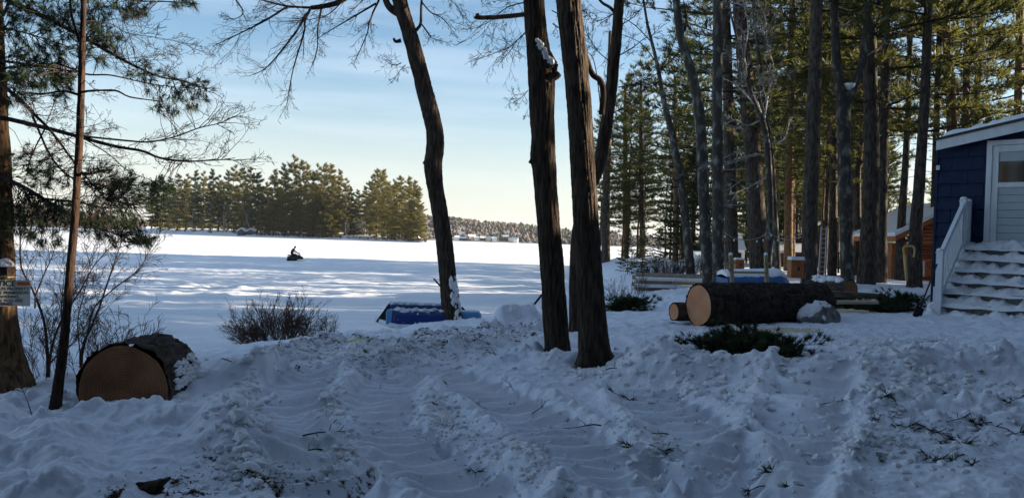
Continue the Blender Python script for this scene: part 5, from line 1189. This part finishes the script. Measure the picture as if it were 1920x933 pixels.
mb = MB(); v = [(-90 * sx, -.30, .10), (-68 * sx, -.34, .52), (-66 * sx, -.10, .50), (-88 * sx, .1, .12), (-72 * sx, -.32, .08), (-70 * sx, .0, .08)]; mb.add(v, [[0, 4, 1], [1, 4, 5, 2], [0, 1, 2, 3], [3, 2, 5], [0, 3, 5, 4]]); mb.build('splash_guard', BLACKM, bt)
mb = MB(); rp = RNG.uniform(0, 1, (110, 3))
for k in range(110):
    x = (-55 + 98 * rp[k, 0]) * sx; s = .015 + .045 * rp[k, 2] ** 2; on = rp[k, 1]
    p = Vector((x, -.36 - .23 + .06 * on, .12 + .26 * on ** 2)) if k % 2 else Vector((x, -.36 + (on - .5) * .36, .40))
    mb.tube([p + Vector((-s * 1.8, 0, 0)), p + Vector((0, -.008, s * .3)), p + Vector((s * 1.8, 0, 0))], [s * .2, s * .75, s * .2], 6)
for k in range(40): x = (-70 + 120 * k / 40) * sx; p = Vector((x, .36 + random.gauss(0, .06), .455)); mb.tube([p + Vector((-.07, 0, 0)), p + HZ * .012, p + Vector((.07, 0, 0))], [.02, .06, .02], 6)
mb.build('snow_patch', SNOWP, bt, True, kind='stuff')
for a, b, Y, lab in (((813, 522), (868, 583), 18.9, 'dark paddle standing in the snow behind the crooked oak'), ((994, 580), (1016, 552), 15.2, 'dark tool handle sticking out of the snow bank left of the middle oaks')):
    pa_, pb_2 = P(*a, Y), P(*b, Y); c = (pa_ + pb_2) / 2; mb = MB(); mb.tube([pa_ - c, pb_2 - c], .022, 8); d = (pb_2 - pa_).normalized(); t = thing('paddle', c, lab, 'paddle'); mb.build('shaft', BLACKM, t, True)
    e = (pb_2 if a[1] < b[1] else pa_) - c; mb = MB(); mb.beam(e - d * .10, e + d * .10, .13, .02, (0, -1, 0)); mb.build('blade', BLACKM, t)
mb = MB(); g = ground(672, 642); blob(mb, .13, .08, .035, 6, .3, 20); tag(mb.build('snow_block', mat('yellow_snow', (.62, .66, .12), .8, (.8, .8, .5), (6, 6, 6)), None, True, loc=g + HZ * .01), 'yellow green stained patch of snow left of the boat', 'snow patch')
# ------------------------------------------------------------------ cabins beyond the trees
Yc = 33; c = P(1718, 516, Yc); cab = thing('orange_cabin', (c.x, c.y, H(c.x, c.y)), 'orange stained log cabin with a snowy roof and railed porch left of the blue house', 'cabin'); O = cab.location
px = lambda x, y, d=0: P(x, y, Yc + d) - O
W0, W1, GZ, TZ = px(1690, 500).x, px(1820, 500).x, -.3, px(1690, 455).z; PK = px(1790, 388)
nb = 16
for k in range(nb):
    z0 = GZ + (TZ - GZ) * k / nb; z1 = GZ + (TZ - GZ) * (k + 1) / nb; x0_ = W0 + (1.0 if z1 < px(0, 470).z else 0)
    mb = MB(); mb.tube([(x0_, .9, (z0 + z1) / 2), (W1, .9, (z0 + z1) / 2)], (z1 - z0) * .54, 8); mb.build('log_course', CEDAR, cab, True)
mb = MB(); n = 10; gz = lambda x: TZ + (PK.z - TZ) * (x - W0) / (PK.x - W0)
for k in range(n):
    z0 = TZ + (PK.z - TZ) * k / n; z1 = TZ + (PK.z - TZ) * (k + 1) / n; xs = W0 + (PK.x - W0) * (k + .2) / n
    mb = MB(); mb.tube([(xs, .05, (z0 + z1) / 2), (W1, .05, (z0 + z1) / 2)], (z1 - z0) * .54, 8); mb.build('log_course', CEDAR, cab, True)
mb = MB(); mb.box(((W0 + W1) / 2, 2.5, (GZ + TZ) / 2), (W1 - W0 - .1, 3.0, TZ - GZ)); mb.build('wall', CEDAR, cab)
def slab(mb, x0, z0, x1, z1, y0, y1, t): mb.add([(x0, y0, z0), (x1, y0, z1), (x1, y1, z1), (x0, y1, z0), (x0, y0, z0 + t), (x1, y0, z1 + t), (x1, y1, z1 + t), (x0, y1, z0 + t)], [[3, 2, 1, 0], [4, 5, 6, 7], [0, 1, 5, 4], [1, 2, 6, 5], [2, 3, 7, 6], [3, 0, 4, 7]])
e0 = px(1672, 442); mb = MB(); slab(mb, e0.x, e0.z - .22, PK.x, PK.z - .12, -.35, 4.2, .2); mb.build('fascia', CEDAR, cab); mb = MB(); slab(mb, e0.x - .05, e0.z - .015, PK.x, PK.z + .09, -.38, 4.2, .17); mb.build('roof_snow', SNOWP, cab)
mb = MB(); slab(mb, PK.x, PK.z - .12, W1 + 2, TZ - .2, -.35, 4.2, .3); mb.build('roof', SNOWP, cab)
for x in (1692, 1714): mb = MB(); q = px(x, 516); mb.box((q.x, -.1, (GZ + TZ) / 2), (.14, .14, TZ - GZ)); mb.build('porch_post', CEDAR, cab)
r0, r1 = px(1722, 487), px(1756, 487)
mb = MB(); mb.box(((r0.x + r1.x) / 2, -.1, r0.z), (r1.x - r0.x, .08, .06)); mb.build('rail', CEDAR, cab)
for k in range(9): mb = MB(); mb.box((r0.x + (r1.x - r0.x) * k / 8, -.1, r0.z - .35), (.04, .04, .66)); mb.build('baluster', WHITEP if k < 3 else CEDAR, cab)
mb = MB(); a = px(1724, 510); b = px(1740, 462); mb.box(((a.x + b.x) / 2, .84, (a.z + b.z) / 2), (b.x - a.x, .06, b.z - a.z)); mb.build('door', DARK, cab)
# big snowy roofed house behind
Yh = 50; c = P(1610, 512, Yh); hs = thing('lake_house', (c.x, c.y, H(c.x, c.y)), 'long house with a large blue shadowed snow roof behind the widest trunks', 'house'); O = hs.location
q = lambda x, y, d=0: P(x, y, Yh + d) - O
a, b, e0, e1 = q(1535, 478), q(1760, 486), q(1545, 410, 5), q(1760, 414, 5)
mb = MB(); mb.add([list(v) for v in (a, b, e1, e0, a - HZ * .25, b - HZ * .25)], [[0, 1, 2, 3], [0, 4, 5, 1]]); 
bk = [a + Vector((0, 10, 0)), b + Vector((0, 10, 0))]; mb.add([list(v) for v in (e0, e1, bk[1], bk[0])], [[0, 1, 2, 3]]); mb.build('roof_snow', SNOWP, hs)
mb = MB(); mb.add([list(v) for v in (a + Vector((.3, .5, -.2)), e0 + Vector((.1, 0, -.15)), bk[0] + Vector((.3, -.5, -.2)), bk[0] + Vector((.3, -.5, -3.2)), a + Vector((.3, .5, -3.2)))], [[0, 1, 2, 3, 4]]); f0, f1 = a + Vector((.3, .5, -.2)), b + Vector((-.3, .5, -.2)); mb.add([list(v) for v in (f0, f1, f1 - HZ * 3, f0 - HZ * 3)], [[0, 1, 2, 3]]); mb.build('wall', BROWNW, hs)
for k in range(6): mb = MB(); v = f0.lerp(f1, (k + .5) / 6); mb.box(v + Vector((0, -.05, -1.0)), (.8, .06, .9)); w_ = mb.build('window', WHITEP, hs); mb = MB(); mb.box(v + Vector((0, -.09, -1.0)), (.66, .03, .76)); mb.build('pane', GLASS, w_)
mb = MB(); v = e0.lerp(e1, .45); mb.box(v + Vector((0, .3, .5)), (.6, .6, 1.4)); mb.build('chimney', BROWNW, hs)
fe = thing('deck_railing', q(1545, 510, -8) + O, 'dark metal railing in front of the long snow roofed house', 'railing'); O2 = fe.location
for z in (470, 498): mb = MB(); mb.beam(P(1545, z + 4, Yh - 8) - O2, P(1700, z + 6, Yh - 8) - O2, .06, .06); mb.build('rail', BLACKM, fe)
for k in range(24): x = 1545 + 155 * k / 23; mb = MB(); mb.tube([P(x, 474, Yh - 8) - O2, P(x, 516, Yh - 8) - O2], .03 if k % 4 else .06, 5); mb.build('baluster', BLACKM, fe)
# small snow roofed sheds to the left of it
for (x0, x1, yt, yb, y2, Y, lab) in ((1375, 1396, 437, 468, 490, 44, 'pale shed with a steep snowy roof seen between trunks left of the lumber frame'), (1462, 1476, 452, 474, 500, 46, 'low shed with rounded snowy roof between the slender pines'), (1482, 1512, 455, 472, 490, 48, 'dark woodpile shed with a snowy roof above the orange storage box'), (1308, 1326, 470, 480, 512, 40, 'white shed wall beyond the red brush behind the benches')):
    c = P((x0 + x1) / 2, y2, Y); t = thing('shed', c, lab, 'shed'); w = (x1 - x0) / F_PX * Y; h1 = P(x0, yb, Y).z - c.z; h2 = P(x0, yt, Y).z - c.z
    mb = MB(); mb.box((0, 1, h1 / 2), (w, 2, h1)); mb.build('wall', WHITEP if x0 in (1375, 1308) else BROWNW, t)
    mb = MB(); mb.add([(-w * .6, -.1, h1), (w * .6, -.1, h1), (w * .6, 1, h2), (-w * .6, 1, h2), (w * .6, 2.1, h1), (-w * .6, 2.1, h1)], [[0, 1, 2, 3], [3, 2, 4, 5], [0, 5, 4, 1]]); mb.add([(-w * .6, -.1, h1), (-w * .6, 1, h2), (-w * .6, 2.1, h1), (w * .6, -.1, h1), (w * .6, 1, h2), (w * .6, 2.1, h1)], [[0, 1, 2], [5, 4, 3]]); mb.build('roof_snow', SNOWP, t)
    mb = MB(); mb.box((0, -.02, h1 * .45), (w * .35, .05, h1 * .6)); mb.build('door', DARK, t)

# ------------------------------------------------------------------ island with its pines, boathouse and cottage
ISL = [(272, 437, 500), (300, 436.5, 480), (449, 442, 412), (540, 445.5, 400), (624, 448.5, 395), (700, 451.5, 372), (778, 455, 345), (800, 455.5, 340)]
def isl(px, back=0.0):
    xs = [a for a, _, _ in ISL]; Y = np.interp(px, xs, [c for _, _, c in ISL]) + back; p = P(px, 445, Y); return Vector((p.x, p.y, 0))
vs, fs = [], []; pxs = np.linspace(255, 806, 80); prof = [(-4, -.3), (0, .3), (6, 1.6), (14, 2.2), (60, 3.5), (75, -1)]
for i, x in enumerate(pxs):
    e = min(1, (806 - x) / 25, (x - 250) / 20)
    for b, z in prof: q_ = isl(x, b * (1.0 if e >= 1 else .2 + .8 * e)); vs.append((q_.x, q_.y, (z * max(e, .1) + .5 * perlin(x * .06, b * .2, 7) * (0 < b < 70)) if z > 0 else z))
m_ = len(prof); fs = [[i * m_ + j, (i + 1) * m_ + j, (i + 1) * m_ + j + 1, i * m_ + j + 1] for i in range(79) for j in range(m_ - 1)]
mb = MB(); mb.add(vs, fs); mb.build('island', LAKE, smooth=True, kind='structure')
IC = [pine_variant(700 + k, 26, (1.0, 2.5, 5, 1.2)[k], (5.2, 5.0, 4.4, 6.0)[k], 17, 14, 1.1, .13, 18, False, 1.45, .55).mesh('crown', [NEEDLED if k == 2 else NEEDLEI, TWIG]) for k in range(4)] + [pine_variant(790, 26, 3, 5.0, 12, 14, 1.1, .13, 16, False, 1.1, .8).mesh('crown', [NEEDLEI, TWIG])]  # darker needle colour on one variant paints in the left half's shade
IS = stem_mesh(26, .30, BARKP, 9)
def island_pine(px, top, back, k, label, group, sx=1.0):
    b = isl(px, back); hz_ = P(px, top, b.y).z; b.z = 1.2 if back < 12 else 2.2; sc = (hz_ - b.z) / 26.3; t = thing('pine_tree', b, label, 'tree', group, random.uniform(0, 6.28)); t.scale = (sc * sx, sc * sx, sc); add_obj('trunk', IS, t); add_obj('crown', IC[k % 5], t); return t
random.seed(88)
named = {(547, 296): 'tallest pine on the island, rising above the rest near its middle', (764, 333): 'golden pine at the right tip of the island', (706, 319): 'tall lit pine just right of the gap by the island cottage', (640, 343): 'shaded pine on the left side of the gap by the island cottage', (606, 308): 'broad golden pine with foliage down to the island shore', (438, 314): 'tall thin pine left of the middle of the island'}
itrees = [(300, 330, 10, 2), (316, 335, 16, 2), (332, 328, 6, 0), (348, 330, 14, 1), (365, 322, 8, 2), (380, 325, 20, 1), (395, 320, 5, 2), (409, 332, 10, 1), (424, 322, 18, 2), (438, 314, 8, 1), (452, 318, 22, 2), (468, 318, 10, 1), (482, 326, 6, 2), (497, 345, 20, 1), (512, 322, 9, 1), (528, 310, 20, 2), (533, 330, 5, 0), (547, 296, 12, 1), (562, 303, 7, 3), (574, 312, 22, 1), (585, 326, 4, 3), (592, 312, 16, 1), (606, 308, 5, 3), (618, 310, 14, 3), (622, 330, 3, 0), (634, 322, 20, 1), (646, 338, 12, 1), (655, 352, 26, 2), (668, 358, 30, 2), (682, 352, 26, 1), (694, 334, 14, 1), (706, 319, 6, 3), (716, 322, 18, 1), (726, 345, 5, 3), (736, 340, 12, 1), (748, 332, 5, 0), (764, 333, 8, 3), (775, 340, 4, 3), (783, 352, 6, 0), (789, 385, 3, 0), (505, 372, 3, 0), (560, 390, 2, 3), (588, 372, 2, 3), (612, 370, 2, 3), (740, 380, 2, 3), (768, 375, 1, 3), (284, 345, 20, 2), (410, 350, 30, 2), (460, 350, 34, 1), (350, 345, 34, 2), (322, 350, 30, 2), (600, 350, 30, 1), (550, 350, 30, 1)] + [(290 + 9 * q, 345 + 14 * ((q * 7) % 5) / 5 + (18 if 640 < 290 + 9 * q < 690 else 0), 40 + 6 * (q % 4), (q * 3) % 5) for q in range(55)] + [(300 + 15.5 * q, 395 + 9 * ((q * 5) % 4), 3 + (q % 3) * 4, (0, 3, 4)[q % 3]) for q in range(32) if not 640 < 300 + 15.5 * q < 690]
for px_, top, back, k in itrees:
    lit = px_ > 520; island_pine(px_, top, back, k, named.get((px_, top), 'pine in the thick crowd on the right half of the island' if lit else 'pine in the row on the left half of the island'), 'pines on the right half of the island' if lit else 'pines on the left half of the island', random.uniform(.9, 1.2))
# pale bare trunks on the island shore
random.seed(90)
for px_, hgt in ((395, 14), (417, 20), (425, 12), (471, 18), (380, 10), (360, 12), (490, 11), (690, 14), (650, 10), (604, 12)):
    b = isl(px_, 3); b.z = .6; sg = []; grow(sg, (0, 0, -.3), (random.gauss(0, .12), 0, 1), hgt, .16, 2, .07, 0, 2, .5, .42, .05); mb = MB(); mb.segs(sg, 4); tag(mb.build('bare_tree', PALETWIG, loc=b), 'pale leafless tree on the island shore in front of the dark pines', 'tree', 'leafless trees on the island shore')
mb = MB(); pts, dr = [], []
for k in range(500): x = random.uniform(480, 800); q_ = isl(x, random.uniform(.5, 7)); pts.append((q_.x, q_.y, .6 + random.random())); dr.append((random.gauss(0, .4), 0, 1))
mb.tufts(pts, dr, 7, 1.6, .16, .5); tag(mb.build('shore_brush', TWIGR), 'low bare brush along the island shore', 'brush', kind='stuff')
b = isl(461, 1); bh = thing('boathouse', (b.x, b.y, .2), 'small dark boathouse with twin snowy gables on the island shore', 'boathouse'); u = b.y / F_PX
for k, x in enumerate((-8.5, 8.5)):
    w = 8 * u; hb_, ht_ = 8 * u, 13.2 * u; y0 = .6 * k; mb = MB(); mb.add([(x * u - w, y0, 0), (x * u + w, y0, 0), (x * u + w, y0, hb_), (x * u, y0, ht_), (x * u - w, y0, hb_), (x * u - w, y0 + 6, 0), (x * u + w, y0 + 6, 0), (x * u + w, y0 + 6, hb_), (x * u, y0 + 6, ht_), (x * u - w, y0 + 6, hb_)], [[0, 1, 2, 3, 4]]); mb.add([(x * u - w, y0, 0), (x * u - w, y0, hb_), (x * u - w, y0 + 6, hb_), (x * u - w, y0 + 6, 0), (x * u + w, y0, 0), (x * u + w, y0 + 6, 0), (x * u + w, y0 + 6, hb_), (x * u + w, y0, hb_)], [[0, 1, 2, 3], [4, 5, 6, 7]]); mb.build('wall', mat('mauve_wall%d' % k, (.10, .085, .10), .9), bh)
    mb = MB()
    for s in (-1, 1): mb.add([(x * u, y0 - .6, ht_ + .05), (x * u + s * w * 1.1, y0 - .6, hb_ - .1), (x * u + s * w * 1.1, y0 + 6, hb_ - .1), (x * u, y0 + 6, ht_ + .05), (x * u, y0 - .6, ht_ + .5), (x * u + s * w * 1.1, y0 - .6, hb_ + .35), (x * u + s * w * 1.1, y0 + 6, hb_ + .35), (x * u, y0 + 6, ht_ + .5)], [[0, 1, 2, 3], [4, 5, 6, 7], [0, 1, 5, 4], [1, 2, 6, 5]])
    mb.build('roof_snow', SNOWP, bh); mb = MB(); mb.box((x * u + (-1.3 if k else 5) * u * 1, y0 - .06, 2.6 * u), (3 * u, .1, 5 * u)); mb.build('door', DARK, bh)
b = isl(662, 28); ct = thing('island_cottage', (b.x, b.y, 2.5), 'dark cottage with a snowy roof in the gap between the island pines', 'cottage'); u = b.y / F_PX
mb = MB(); mb.box((0, 3, 8 * u), (36 * u, 6, 16 * u)); mb.build('wall', BROWNW, ct); mb = MB(); mb.add([(-20 * u, -.8, 14 * u), (20 * u, -.8, 13 * u), (16 * u, 3, 24 * u), (-14 * u, 3, 25 * u), (20 * u, 7, 14 * u), (-20 * u, 7, 14 * u)], [[0, 1, 2, 3], [3, 2, 4, 5]]); mb.build('roof_snow', SNOWP, ct)
for k in (-1, 1): mb = MB(); mb.box((k * 8 * u, -.05, 8 * u), (6 * u, .1, 6 * u)); mb.build('window', GLASS, ct)
# ------------------------------------------------------------------ far shore: hills, woods, cottages
HPX = [(-500, 392), (-100, 388), (60, 380), (150, 398), (250, 412), (400, 415), (700, 404), (800, 404), (850, 408), (920, 416), (1000, 423), (1060, 431), (1130, 438), (1250, 446), (1400, 452), (1600, 456), (2000, 466), (2600, 480)]
def ridge(px): return float(np.interp(px, [a for a, _ in HPX], [b for _, b in HPX]))
YS, YR = 760, 1250
vs = []; cols_ = np.linspace(-700, 2500, 160); RW = [(0, 0), (.12, .06), (.35, .35), (.6, .68), (.85, .94), (1, 1), (1.3, .8)]
for x in cols_:
    e = P(x, ridge(x) + 5, YR).z
    for f, h in RW: Y = YS + (YR - YS) * f; q_ = P(x, 445, Y); vs.append((q_.x, Y, max(e, 0) * h + (.4 if f == 0 else 1.5 * perlin(x * .02, f * 5, 4))))
m_ = len(RW); mb = MB(); mb.add(vs, [[i * m_ + j, (i + 1) * m_ + j, (i + 1) * m_ + j + 1, i * m_ + j + 1] for i in range(159) for j in range(m_ - 1)]); mb.build('hills', mat('hill_floor', (.28, .26, .27), .95, (.42, .41, .43), (.01, .01, .01)), smooth=True, kind='structure')
def far_wood(n, con, seed):
    r = np.random.default_rng(seed); P_, D_, S_ = [], [], []; mb = MB(); x = r.uniform(-620, 2420, n); f = r.beta(1.1, 1.0, n); tree = r.uniform(.7, 1.3, n)
    for i in range(n):
        e = max(P(x[i], ridge(x[i]) + 5, YR).z, 0); Y = YS + 4 + (YR - YS - 4) * f[i]; h = e * np.interp(f[i], [a for a, _ in RW], [b for _, b in RW]); q_ = P(x[i], 445, Y); P_.append((q_.x, Y, h)); 
    P_ = np.array(P_); hh = (7.0 if con else 5.5) * tree * np.where(r.random(n) < .08, 1.35, 1); k = 6; L = 3
    for l in range(L):
        z0 = hh * (.10 + .24 * l if con else .12 + .2 * l); z1 = hh * (.45 + .185 * l if con else .62 + .19 * l); rad = hh * (.36 - .09 * l if con else (.50, .60, .42)[l]) * r.uniform(.75, 1.2, n); a0 = r.uniform(0, 6.28, n)
        ring = np.stack([np.stack([P_[:, 0] + np.cos(a0 + 6.283 * j / k) * rad * r.uniform(.7, 1.2, n), P_[:, 1] + np.sin(a0 + 6.283 * j / k) * rad * r.uniform(.7, 1.2, n), P_[:, 2] + z0 + r.normal(0, .06, n) * hh], 1) for j in range(k)] + [np.stack([P_[:, 0] + r.normal(0, .03, n) * hh, P_[:, 1], P_[:, 2] + z1], 1)], 1).reshape(-1, 3)
        b = np.arange(n)[:, None] * (k + 1); mb.add(ring, np.concatenate([b + [j, (j + 1) % k, k] for j in range(k)]))
    return mb
tag(far_wood(6500, False, 5).build('far_hardwoods', HILLH), 'brown leafless woods covering the hill across the lake', 'woods', kind='stuff')
tag(far_wood(2200, True, 6).build('far_conifers', HILLC), 'dark evergreens dotted over the hill across the lake', 'woods', kind='stuff')
random.seed(15)
for k, (px_, py_) in enumerate(((856, 449), (868, 448), (884, 446), (893, 449), (905, 448), (915, 450), (926, 450.5), (948, 446), (958, 453), (965, 455))):
    Y = 740; c = P(px_, py_ + 3, Y); c.z = max(c.z, .3); t = thing('lake_cottage', c, 'pale lakeside cottage with a snowy roof on the far shore below the hill' if k < 7 else ('cottage higher up on the far hillside right of the cluster' if k == 7 else 'low pale cottage at the right end of the far shore cluster'), 'cottage', 'cottages on the far shore' if k != 7 else None, random.uniform(-.5, .5)); w, h = random.uniform(4, 7), random.uniform(2.2, 3.4)
    mb = MB(); mb.box((0, 0, h / 2), (w, 5, h)); mb.build('wall', (WHITEP, BROWNW, PLANKL)[k % 3], t); mb = MB(); mb.add([(-w * .6, -3, h), (w * .6, -3, h), (w * .6, 0, h + 1.8), (-w * .6, 0, h + 1.8), (w * .6, 3, h), (-w * .6, 3, h)], [[0, 1, 2, 3], [3, 2, 4, 5]]); mb.build('roof_snow', SNOWP, t)
# ------------------------------------------------------------------ person on a sled out on the ice
g = G(553, 488); g = P(553, 488, 66); g.z = .03
sl = thing('snowmobile', (g.x, g.y, g.z), 'small snowmobile parked on the ice in the sunlit strip', 'snowmobile', rz=-.12); sl.scale = (.85,) * 3
secs = [[(x, -w, z0), (x, -w, z1 - .05), (x, -w * .6, z1), (x, w * .6, z1), (x, w, z1 - .05), (x, w, z0)] for x, w, z0, z1 in ((-.75, .18, .22, .46), (-.3, .2, .18, .52), (.1, .26, .18, .56), (.4, .3, .18, .62), (.7, .24, .2, .48), (.85, .1, .25, .34))]
mb = MB(); loft(secs, mb); mb.build('body', BLACKM, sl); mb = MB(); mb.box((-.38, 0, .56), (.72, .3, .12)); mb.build('seat', DARK, sl)
mb = MB(); mb.tube([(-.75, 0, .12), (-.7, 0, .12)], .14, 10); mb.box((-.3, 0, .10), (1.0, .34, .18)); mb.build('track', DARK, sl)
for s in (-1, 1): mb = MB(); mb.beam((.25, .3 * s, .05), (.95, .3 * s, .05), .10, .03); mb.beam((.95, .3 * s, .05), (1.10, .3 * s, .16), .10, .03); mb.tube([(.6, .3 * s, .06), (.55, .18 * s, .35)], .025, 6); mb.build('ski', BRASS, sl)
mb = MB(); mb.add([(.50, -.24, .60), (.50, .24, .60), (.36, .20, .88), (.36, -.20, .88), (.52, -.24, .60), (.52, .24, .60), (.38, .20, .88), (.38, -.20, .88)], [[0, 1, 2, 3], [7, 6, 5, 4], [3, 2, 6, 7], [0, 3, 7, 4], [1, 5, 6, 2]]); mb.build('windshield', SLEDW, sl)
mb = MB(); mb.tube([(.22, -.34, .84), (.26, 0, .80), (.22, .34, .84)], .02, 6); mb.tube([(.26, 0, .80), (.34, 0, .58)], .025, 6); mb.build('handlebar', BLACKM, sl)
def skin_person(name, verts, edges, root, m, parent=None, sub=1):
    me = bpy.data.meshes.new(name); me.from_pydata([v[:3] for v in verts], edges, []); me.materials.append(m); o = bpy.data.objects.new(name, me); COL.objects.link(o)
    if parent: o.parent = parent
    md = o.modifiers.new('skin', 'SKIN'); md.use_smooth_shade = True; sk = me.skin_vertices[0].data if me.skin_vertices else None
    if sk is None:
        import bmesh
        bm = bmesh.new(); bm.from_mesh(me); bm.verts.layers.skin.verify(); bm.to_mesh(me); bm.free(); sk = me.skin_vertices[0].data
    for i, v in enumerate(verts): sk[i].radius = (v[3], v[3]); sk[i].use_root = (i == root)
    ms = o.modifiers.new('sub', 'SUBSURF'); ms.levels = ms.render_levels = sub; return o
pr = thing('person', (g.x, g.y, g.z), 'person in a dark jacket with brown hair sitting hunched on the snowmobile', 'person', rz=-.12); pr.scale = (.85,) * 3
V, E = [(-.38, 0, .70, .15), (-.36, 0, .88, .155), (-.26, 0, 1.06, .165), (-.16, 0, 1.18, .10), (-.11, 0, 1.25, .058), (-.05, 0, 1.36, .092), (-.03, 0, 1.44, .085)], [(0, 1), (1, 2), (2, 3), (3, 4), (4, 5), (5, 6)]
for s in (-1, 1):
    b = len(V); V += [(-.20, .19 * s, 1.14, .075), (-.08, .27 * s, .96, .055), (.10, .30 * s, .86, .045), (.19, .31 * s, .85, .035)]; E += [(3, b), (b, b + 1), (b + 1, b + 2), (b + 2, b + 3)]
    h = b + 3
    for f in range(4): k = len(V); V += [(.235, (.275 + .02 * f) * s, .875 - .003 * f, .011), (.262 - .004 * abs(f - 1.5), (.277 + .02 * f) * s, .850, .009), (.245, (.278 + .02 * f) * s, .828, .008)]; E += [(h, k), (k, k + 1), (k + 1, k + 2)]
    k = len(V); V += [(.205, .265 * s, .835, .012), (.232, .262 * s, .822, .010)]; E += [(h, k), (k, k + 1)]
    k = len(V); V += [(-.30, .15 * s, .66, .105), (.10, .22 * s, .64, .080), (.12, .24 * s, .40, .060), (.10, .25 * s, .22, .050), (.22, .26 * s, .18, .045)]; E += [(0, k), (k, k + 1), (k + 1, k + 2), (k + 2, k + 3), (k + 3, k + 4)]
skin_person('body', V, E, 0, CLOTH, pr)
mb = MB(); blob(mb, .085, .075, .105, 2, .03, 20, (-.005, 0, 1.39)); mb.tube([(.07, 0, 1.41), (.10, 0, 1.385), (.085, 0, 1.37)], [.008, .016, .008], 6); mb.tube([(.072, -.025, 1.342), (.078, 0, 1.34), (.072, .025, 1.342)], .008, 5)
for s in (-1, 1): mb.tube([(-.01, .072 * s, 1.36), (-.01, .084 * s, 1.385), (-.01, .072 * s, 1.41)], [.008, .016, .008], 6)
mb.build('face', SKIN, pr, True); mb = MB()
for s in (-1, 1): blob(mb, .008, .012, .008, 1, 0, 8, (.072, .03 * s, 1.405))
mb.build('eyes', INK, pr, True); mb = MB(); blob(mb, .105, .10, .10, 4, .08, 20, (-.03, 0, 1.425), -.3); mb.build('hair', HAIR, pr, True)

# ------------------------------------------------------------------ winter air
hm = bpy.data.materials.new('haze'); hm.use_nodes = True; n_ = hm.node_tree.nodes; n_.remove(n_['Principled BSDF'])
pv = n_.new('ShaderNodeVolumePrincipled'); pv.inputs['Color'].default_value = (.80, .86, .95, 1); pv.inputs['Density'].default_value = .00005; pv.inputs['Anisotropy'].default_value = .2
hm.node_tree.links.new(pv.outputs[0], n_['Material Output'].inputs['Volume'])
mb = MB(); mb.box((0, 2500, 34), (13000, 13000, 76)); tag(mb.build('haze', hm), 'thin winter haze over the lake', 'haze', kind='stuff')
